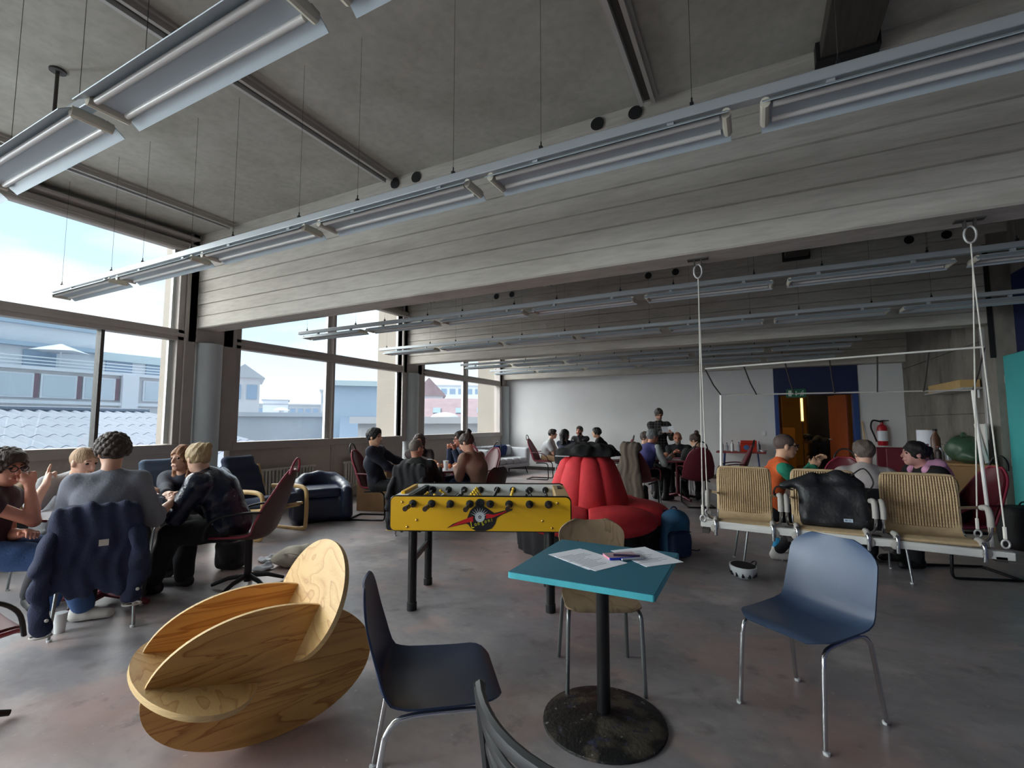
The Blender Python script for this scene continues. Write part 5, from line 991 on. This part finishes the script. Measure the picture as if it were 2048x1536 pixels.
    if beard: bd=F3().ell(hp(0,.028,-.058),np.array([.060,.067,.066])*sc,M,.02).ell(hp(0,.056,-.092),np.array([.034,.032,.026])*sc,M,.02).ell(hp(0,.09,-.010),np.array([.075,.045,.042])*sc,M,.01,True).ell(hp(0,.105,-.060),np.array([.022,.02,.010])*sc,M,.006,True).box(hp(0,-.03,.03),np.array([.2,.10,.07])*sc,M,.01,.01,True); mobj('beard',bd.mesh(rh),mat('beard_%d'%beard[0],beard,.8,bump=.4,bs=200),body)
    if glasses:
        g=MB()
        for q in (-1,1):
            g.tube([hp(q*.032+.023*math.cos(a),.104,.008+.018*math.sin(a)) for a in np.linspace(0,2*PI,15)[:-1]],.0032,5,closed=True); g.tube([hp(q*.054,.102,.012),hp(q*.076,.06,.014),hp(q*.078,-.005,.010)],.003,5)
        g.tube([hp(-.010,.105,.010),hp(.010,.105,.010)],.003,5); g.build('spectacles',m_glas,body)
    return body
def cm(name,rgb,rough=.85,bump=.2,bs=70,var=.08): return mat(name,rgb,rough,var=var,vs=12,bump=bump,bs=bs)
c_jean=cm('blue_jeans',(62,92,140)); c_dk=cm('black_trousers',(22,22,26)); c_djean=cm('dark_jeans',(36,48,78)); c_gry=cm('dark_grey_trousers',(58,58,62)); c_tan=cm('tan_trousers',(176,146,112))
s_wh=mat('white_shoe',(214,212,206),.5); s_bk=mat('black_shoe',(24,24,26),.5); s_br=mat('olive_shoe',(70,62,40),.6)
SZ=.53
RTv=(RT[0],RT[1])
# --- near window table
person('person in dark top and jeans at the left edge, chin in hand',(-4.66,1.28,SZ),(.58,.81),(-4.60,1.36,1.09),(.90,.30),[(-4.40,1.42,.66),(-4.47,1.44,.97)],[(-4.58,1.62,0),(-4.30,1.72,0)],shirt=cm('orange_dark_top',(60,36,44)),sleeve='none',trous=c_jean,shoe=s_wh,hair=('curly',(58,42,34)),glasses=True,pitch=-8,poses=('relax','fist'),bulk=.012,sk=(206,140,116))
person('person in grey t-shirt raising one finger at the near table',(-5.32,1.92,SZ),(.93,-.05),(-4.875,1.888,1.075),(.93,.28),[(-4.66,2.02,.95),(-4.86,1.66,.93)],[(-4.95,2.25,0),(-4.95,1.65,0)],shirt=cm('grey_tshirt',(150,152,156)),sleeve='short',trous=c_gry,hair=('buzz',(182,150,118)),sk=(226,180,156),poses=('fist','point'),pitch=-12)
person('person in slate grey shirt seen from behind at the near table',(-4.10,1.72,SZ),(-.86,.51),(-4.21,1.79,1.185),(-.95,.10),[(-4.52,1.72,.77),(-4.13,2.17,.77)],[(-4.42,1.78,0),(-4.32,2.05,0)],sc=1.03,wide=1.0,shirt=cm('slate_grey_shirt',(126,130,142),bump=.15),sleeve='rolled',trous=c_gry,shoe=s_br,hair=('curly',(62,50,44)),sk=(212,164,138),pitch=-6,bulk=.004)
person('person in dark top half hidden beyond the shiny navy jacket',(-5.06,2.80,SZ),(.45,-.85),(-4.93,2.66,1.055),(.3,-.9),[(-4.80,2.42,.77),(-4.65,2.40,.77)],shirt=cm('navy_top',(34,38,54)),trous=c_dk,hair=('long',(150,104,72)),sk=(222,176,152))
person('person in shiny navy jacket leaning over the near table',(-4.01,2.60,SZ),(-.80,-.52),(-4.18,2.38,1.10),(-.95,-.05),[(-4.36,2.17,.77),(-4.25,2.36,.77)],[(-4.45,2.22,0),(-4.42,2.45,0)],wide=1.06,shirt=mat('shiny_navy_jacket',(24,32,52),.24,var=.1,vs=8,bump=.35,bs=22),upper='jacket',trous=c_dk,hair=('knot',(176,152,112)),sk=(224,180,154),bulk=.020,pitch=-10)
# --- table by the round column
person('person in navy sweater on the maroon chair by the column',(-4.86,5.26,SZ),(.85,.36),(-4.70,5.02,1.20),(.92,.30),[(-4.42,5.55,.77),(-4.40,5.38,.62)],near=False,shirt=cm('navy_sweater',(28,32,48)),trous=c_dk,hair=('short',(22,20,22)),sk=(216,170,140),group='people at the column table')
person('person in dark brown top facing the camera beside the round column',(-5.02,6.45,SZ),(.62,-.72),(-4.92,6.28,1.09),(.45,-.85),[(-4.52,6.05,.77),(-4.45,6.12,.77)],near=False,shirt=cm('dark_brown_top',(54,40,40)),trous=c_dk,hair=('long',(58,40,32)),sk=(208,150,122),group='people at the column table')
person('person in black jacket with back to the camera at the column table',(-3.90,5.00,SZ),(-.25,.95),(-3.97,5.02,1.06),(.25,.95),[(-4.15,5.45,.77),(-3.88,5.42,.77)],near=False,shirt=cm('black_jacket',(22,22,24)),upper='jacket',trous=c_dk,hair=('buzz',(120,112,106)),sk=(196,140,116),wide=1.1,group='people at the column table')
person('person in denim shirt with glasses, hands at mouth',(-4.00,6.42,SZ),(-.30,-.9),(-4.04,6.17,1.14),(-.62,-.78),[(-4.02,5.99,.99),(-4.13,6.01,1.00)],near=False,shirt=cm('denim_shirt',(42,52,78)),trous=c_djean,hair=('flat',(40,30,26)),sk=(206,146,118),glasses=True,poses=('fist','fist'),group='people at the column table')
person('person in beige-brown sweater reaching over the column table',(-3.33,5.62,SZ),(-.95,.15),(-3.49,5.47,1.13),(-.95,-.10),[(-3.72,5.58,.775),(-3.70,5.70,.775)],near=False,shirt=cm('beige_brown_sweater',(146,114,98)),trous=c_djean,hair=('bun',(60,46,40)),sk=(218,170,146),pitch=-18,group='people at the column table')
# --- back table behind the settee
person('person in pale grey shirt on the chair left of the back table',(-4.70,11.05,SZ),(1,.2),(-4.52,11.1,1.11),(.95,.2),[(-4.3,11.3,.77),(-4.3,11.1,.77)],near=False,shirt=cm('pale_grey_shirt',(188,190,194)),sleeve='short',trous=c_tan,hair=('short',(40,32,30)),group='people at the back table')
person('person in dark slate tank top with back turned at the back table',(-3.90,10.45,SZ),(.05,.95),(-3.88,10.28,1.12),(.55,.7),[(-4.1,10.95,.77),(-3.72,10.95,.77)],near=False,shirt=cm('dark_slate_tank',(48,52,72)),sleeve='none',trous=c_djean,hair=('long',(20,18,20)),sk=(206,152,128),group='people at the back table')
person('person in charcoal jacket facing the camera with hand at mouth',(-4.12,12.15,SZ),(.1,-.95),(-4.12,11.98,1.18),(-.1,-.95),[(-4.08,11.78,1.07),(-4.26,11.7,.77)],near=False,shirt=cm('charcoal_jacket',(44,42,46)),upper='jacket',trous=c_dk,hair=('short',(70,62,58)),beard=(60,50,46),sk=(206,154,128),poses=('fist','relax'),group='people at the back table')
person('person in black suit jacket in profile at the back table',(-3.28,11.45,SZ),(-.95,-.1),(-3.45,11.28,1.15),(-.92,-.35),[(-3.68,11.4,.77),(-3.62,11.55,.77)],near=False,shirt=cm('black_suit_jacket',(24,24,28)),upper='jacket',trous=c_dk,hair=('flat',(28,22,22)),sk=(216,168,146),group='people at the back table')
# --- table with the standing reader
person('person in purple vest writing at the maroon table',(-1.79,8.72,SZ),(.55,.85),(-1.66,8.86,1.15),(.75,.65),[(-1.52,9.12,.77),(-1.37,8.98,.78)],near=False,shirt=cm('pale_shirt',(176,186,184)),vest=cm('purple_vest',(58,58,112)),trous=c_dk,hair=('short',(128,130,134)),sk=(206,160,138),group='people at the maroon table')
person('person in navy jumper half hidden behind the purple-vested writer',(-2.10,9.85,SZ),(.75,-.35),(-1.98,9.83,1.09),(.85,-.3),[(-1.7,9.6,.77),(-1.65,9.7,.77)],near=False,shirt=cm('navy_jumper',(30,36,70)),trous=c_dk,hair=('short',(70,56,50)),group='people at the maroon table')
std=person('person standing in black checked shirt reading from papers',(-1.79,10.25,.92),(.35,-.94),(-1.775,10.19,1.565),(.40,-.9),[(-1.50,9.97,1.20),(-1.66,9.93,1.20)],near=False,standing=True,shirt=mat('checked_black_shirt',(34,34,36),.85),trous=c_dk,hair=('short',(70,64,60)),beard=(150,140,132),sk=(200,148,124),pitch=-24,poses=('grip','grip'),group='people at the maroon table')
person('person in dark sweater with clasped hands facing the camera',(-1.38,10.15,SZ),(.05,-1),(-1.39,10.0,1.09),(.1,-1),[(-1.31,9.72,.82),(-1.41,9.70,.82)],near=False,shirt=cm('dark_sweater',(34,36,40)),trous=c_dk,hair=('bald',(60,50,44)),beard=(150,132,118),sk=(206,146,116),pitch=-12,poses=('fist','fist'),wide=1.12,group='people at the maroon table')
person('person in dark green jacket seated in the maroon chair',(-.92,8.98,SZ),(-.40,.95),(-.97,9.12,1.08),(-.85,.35),[(-1.2,9.25,.77),(-.95,9.42,.77)],near=False,shirt=cm('dark_green_jacket',(46,50,50)),upper='jacket',trous=c_dk,hair=('bun',(62,44,38)),sk=(216,168,144),pitch=-18,group='people at the maroon table')
pb=thing('reading_papers','open white papers held by the standing reader','paper',(-1.56,9.90,1.24),R(20)); g=MB().box((-.057,0,.02),(.115,.004,.17),np.array(Matrix.Rotation(R(-48),3,'X'))); g.build('left_page',m_paper,pb); MB().box((.057,0,.026),(.115,.004,.17),np.array(Matrix.Rotation(R(-48),3,'X'))@np.array(Matrix.Rotation(R(-14),3,'Z'))).build('right_page',m_paper,pb)
m=MATS['checked_black_shirt']; t,N,L_,b=nodes(m); tc=N.new('ShaderNodeTexCoord'); bk=N.new('ShaderNodeTexBrick'); bk.offset=0; bk.inputs['Scale'].default_value=9; bk.inputs['Color1'].default_value=(.012,.012,.013,1); bk.inputs['Color2'].default_value=(.02,.02,.02,1); bk.inputs['Mortar'].default_value=(.22,.21,.2,1); bk.inputs['Mortar Size'].default_value=.02; bk.inputs['Row Height'].default_value=.5; mp=N.new('ShaderNodeMapping'); mp.inputs['Rotation'].default_value=(PI/2,0,0); L_(tc.outputs['Object'],mp.inputs[0]); L_(mp.outputs[0],bk.inputs['Vector']); L_(bk.outputs[0],b.inputs['Base Color'])
# --- group behind the swing
person('person in orange vest and green sleeves gesturing with both hands',(.08,5.42,SZ),(.92,.20),(.262,5.475,1.165),(.95,.22),[(.52,5.74,.985),(.50,5.55,.965)],[(.30,5.80,0),(.17,5.68,0)],shirt=cm('green_sleeve',(38,136,108)),vest=cm('orange_vest',(208,92,40)),trous=c_dk,shoe=s_wh,hair=('buzz',(92,78,74)),sk=(216,160,132),glasses=True,palm=((.6,-.5,.2),(.2,.9,.2)),sock=mat('blue_sock',(30,140,190),.8),pitch=-3)
person('person in pale lilac shirt seen from behind beyond the swing',(.93,5.62,SZ),(-.12,.95),(.945,5.80,1.10),(-.35,.93),[(.72,6.1,.66),(1.08,6.1,.66)],wide=1.08,shirt=cm('pale_lilac_shirt',(198,190,188)),trous=c_dk,hair=('short',(98,86,78)),sk=(222,172,150),pitch=-6,bulk=.01)
person('person in black sweatshirt with pink hood in profile',(1.66,6.20,SZ),(-.9,-.38),(1.40,6.06,1.09),(-.97,-.15),[(1.22,5.98,.80),(1.30,6.25,.70)],shirt=cm('black_sweatshirt',(20,20,22)),upper='sweatshirt',trous=c_dk,hair=('pony',(26,20,22)),sk=(228,172,158),hood=cm('pink_hood',(232,170,206)),bulk=.01)
person('person in black bending forward in the corridor',(1.62,14.35,.86),(-.9,.3),(1.18,14.4,.98),(-.8,.3),[(1.2,14.5,.55),(1.2,14.3,.55)],[(1.62,14.45,0),(1.66,14.25,0)],near=False,standing=True,shirt=c_dk,trous=c_dk,hair=('short',(20,18,18)),sk=(120,84,66))
# ================================================================== chairs under them and jackets over the backs
CH=[('shell_chair','grey-legged shell chair under the denim jacket',(-4.17,1.765),(-.86,.51)),('shell_chair','black shell chair under the person in black jacket',(-3.88,4.98),(-.25,.95)),('shell_chair','black shell chair under the beige-brown sweater person',(-3.30,5.62),(-.95,.15)),('shell_chair','black shell chair under the person in orange vest',(.03,5.41),(.92,.20)),('shell_chair','black chrome-legged chair under the person in pale shirt',(.93,5.58),(-.12,.95)),('shell_chair','black shell chair under the dark tank top at the back table',(-3.90,10.42),(.05,.95)),('shell_chair','shell chair with brown jacket under the grey t-shirt person',(-5.36,1.92),(.93,-.05)),('shell_chair','black chair under the dark top person near the window',(-5.08,2.84),(.45,-.85)),('shell_chair','black chair under the charcoal jacket person at the back wall',(-4.12,12.2),(.1,-.95)),('shell_chair','black chair under the person with clasped hands',(-1.38,10.2),(.05,-1)),('shell_chair','black chair under the purple-vested writer',(-1.82,8.66),(.55,.85))]
cp=None
m_bshell=mat('black_shell',(26,27,31),.4)
for nm,lab,loc,d in CH:
    if cp is None: cp=shell_chair(nm,lab,(loc[0],loc[1],0),face(d),m_bshell,m_steel,'plastic','dark shell chairs at the tables')
    else: dup(cp,(loc[0],loc[1],0),face(d),lab,'dark shell chairs at the tables')
def draped(name,label,loc,d,m,lining,hem,sleeves,wid=.22,top=.83,back=-.27):
    t=thing(name,label,'jacket',(loc[0],loc[1],0),face(d)); ny=np.array([0,1.,0]); f=F3()
    f.cap((-wid*.75,back+.01,top-.03),(wid*.75,back+.01,top-.03),.06,None,.04)
    for x in np.linspace(-1,1,11): f.cap((x*wid*.8,back-.05,top-.05),(x*wid*1.15,back-.09-.02*math.cos(x*9),hem+.03*math.sin(x*7)),.05,.05,.04,(ny,.5))
    for x in np.linspace(-1,1,4): f.cap((x*wid*.7,back+.06,top-.06),(x*wid*.75,back+.09,top-.2),.045,.04,.03,(ny,.6))
    mobj('cloth',f.mesh(.011,.007,34,dirs=[(1,0,.15),(1.6,.3,-.1),(.5,.2,.4)]),m,t)
    for sg,zb in sleeves:
        f=F3().cap((sg*wid*.95,back-.07,top-.16),(sg*wid*1.12,back-.13,(top+zb)/2),.050,.046,.03).cap((sg*wid*1.12,back-.13,(top+zb)/2),(sg*wid*.98,back-.14,zb),.046,.052,.03,(ny,.7)); mobj('sleeve',f.mesh(.011,.010,30),m,t)
        MB().ell((sg*wid*.98+.03,back-.185,zb+.05),(.011,.005,.011),10,6).build('cuff_button',m_alu,t); MB().tube([(sg*wid*.98+.05*math.cos(a),back-.14+.036*math.sin(a),zb-.052) for a in np.linspace(0,2*PI,15)[:-1]],.006,5,closed=True).build('cuff_edge',lining,t)
    return t
m_den=mat('dark_denim',(27,37,70),.8,var=.15,vs=9,bump=.25,bs=120); m_lin=mat('pale_lining',(196,192,186),.8)
dj=draped('denim_jacket','dark denim jacket hung over the chair at near table',(-4.17,1.765),(-.86,.51),m_den,m_lin,.36,((-1,.15),(1,.26)))
MB().box((.05,-.392,.62),(.05,.006,.04),.1).build('label_patch',m_lin,dj)
draped('black_coat','black coat with cream lining over the chair at the column table',(-3.88,4.98),(-.25,.95),cm('black_coat_cloth',(26,26,32)),mat('cream_lining',(206,178,120),.8),.18,((-1,.16),(1,.25)),.2,.86)
draped('brown_jacket','brown jacket over the chair behind the grey t-shirt person',(-5.36,1.92),(.93,-.05),cm('brown_jacket_cloth',(104,78,48)),m_lin,.40,((1,.3),),.2,.86)
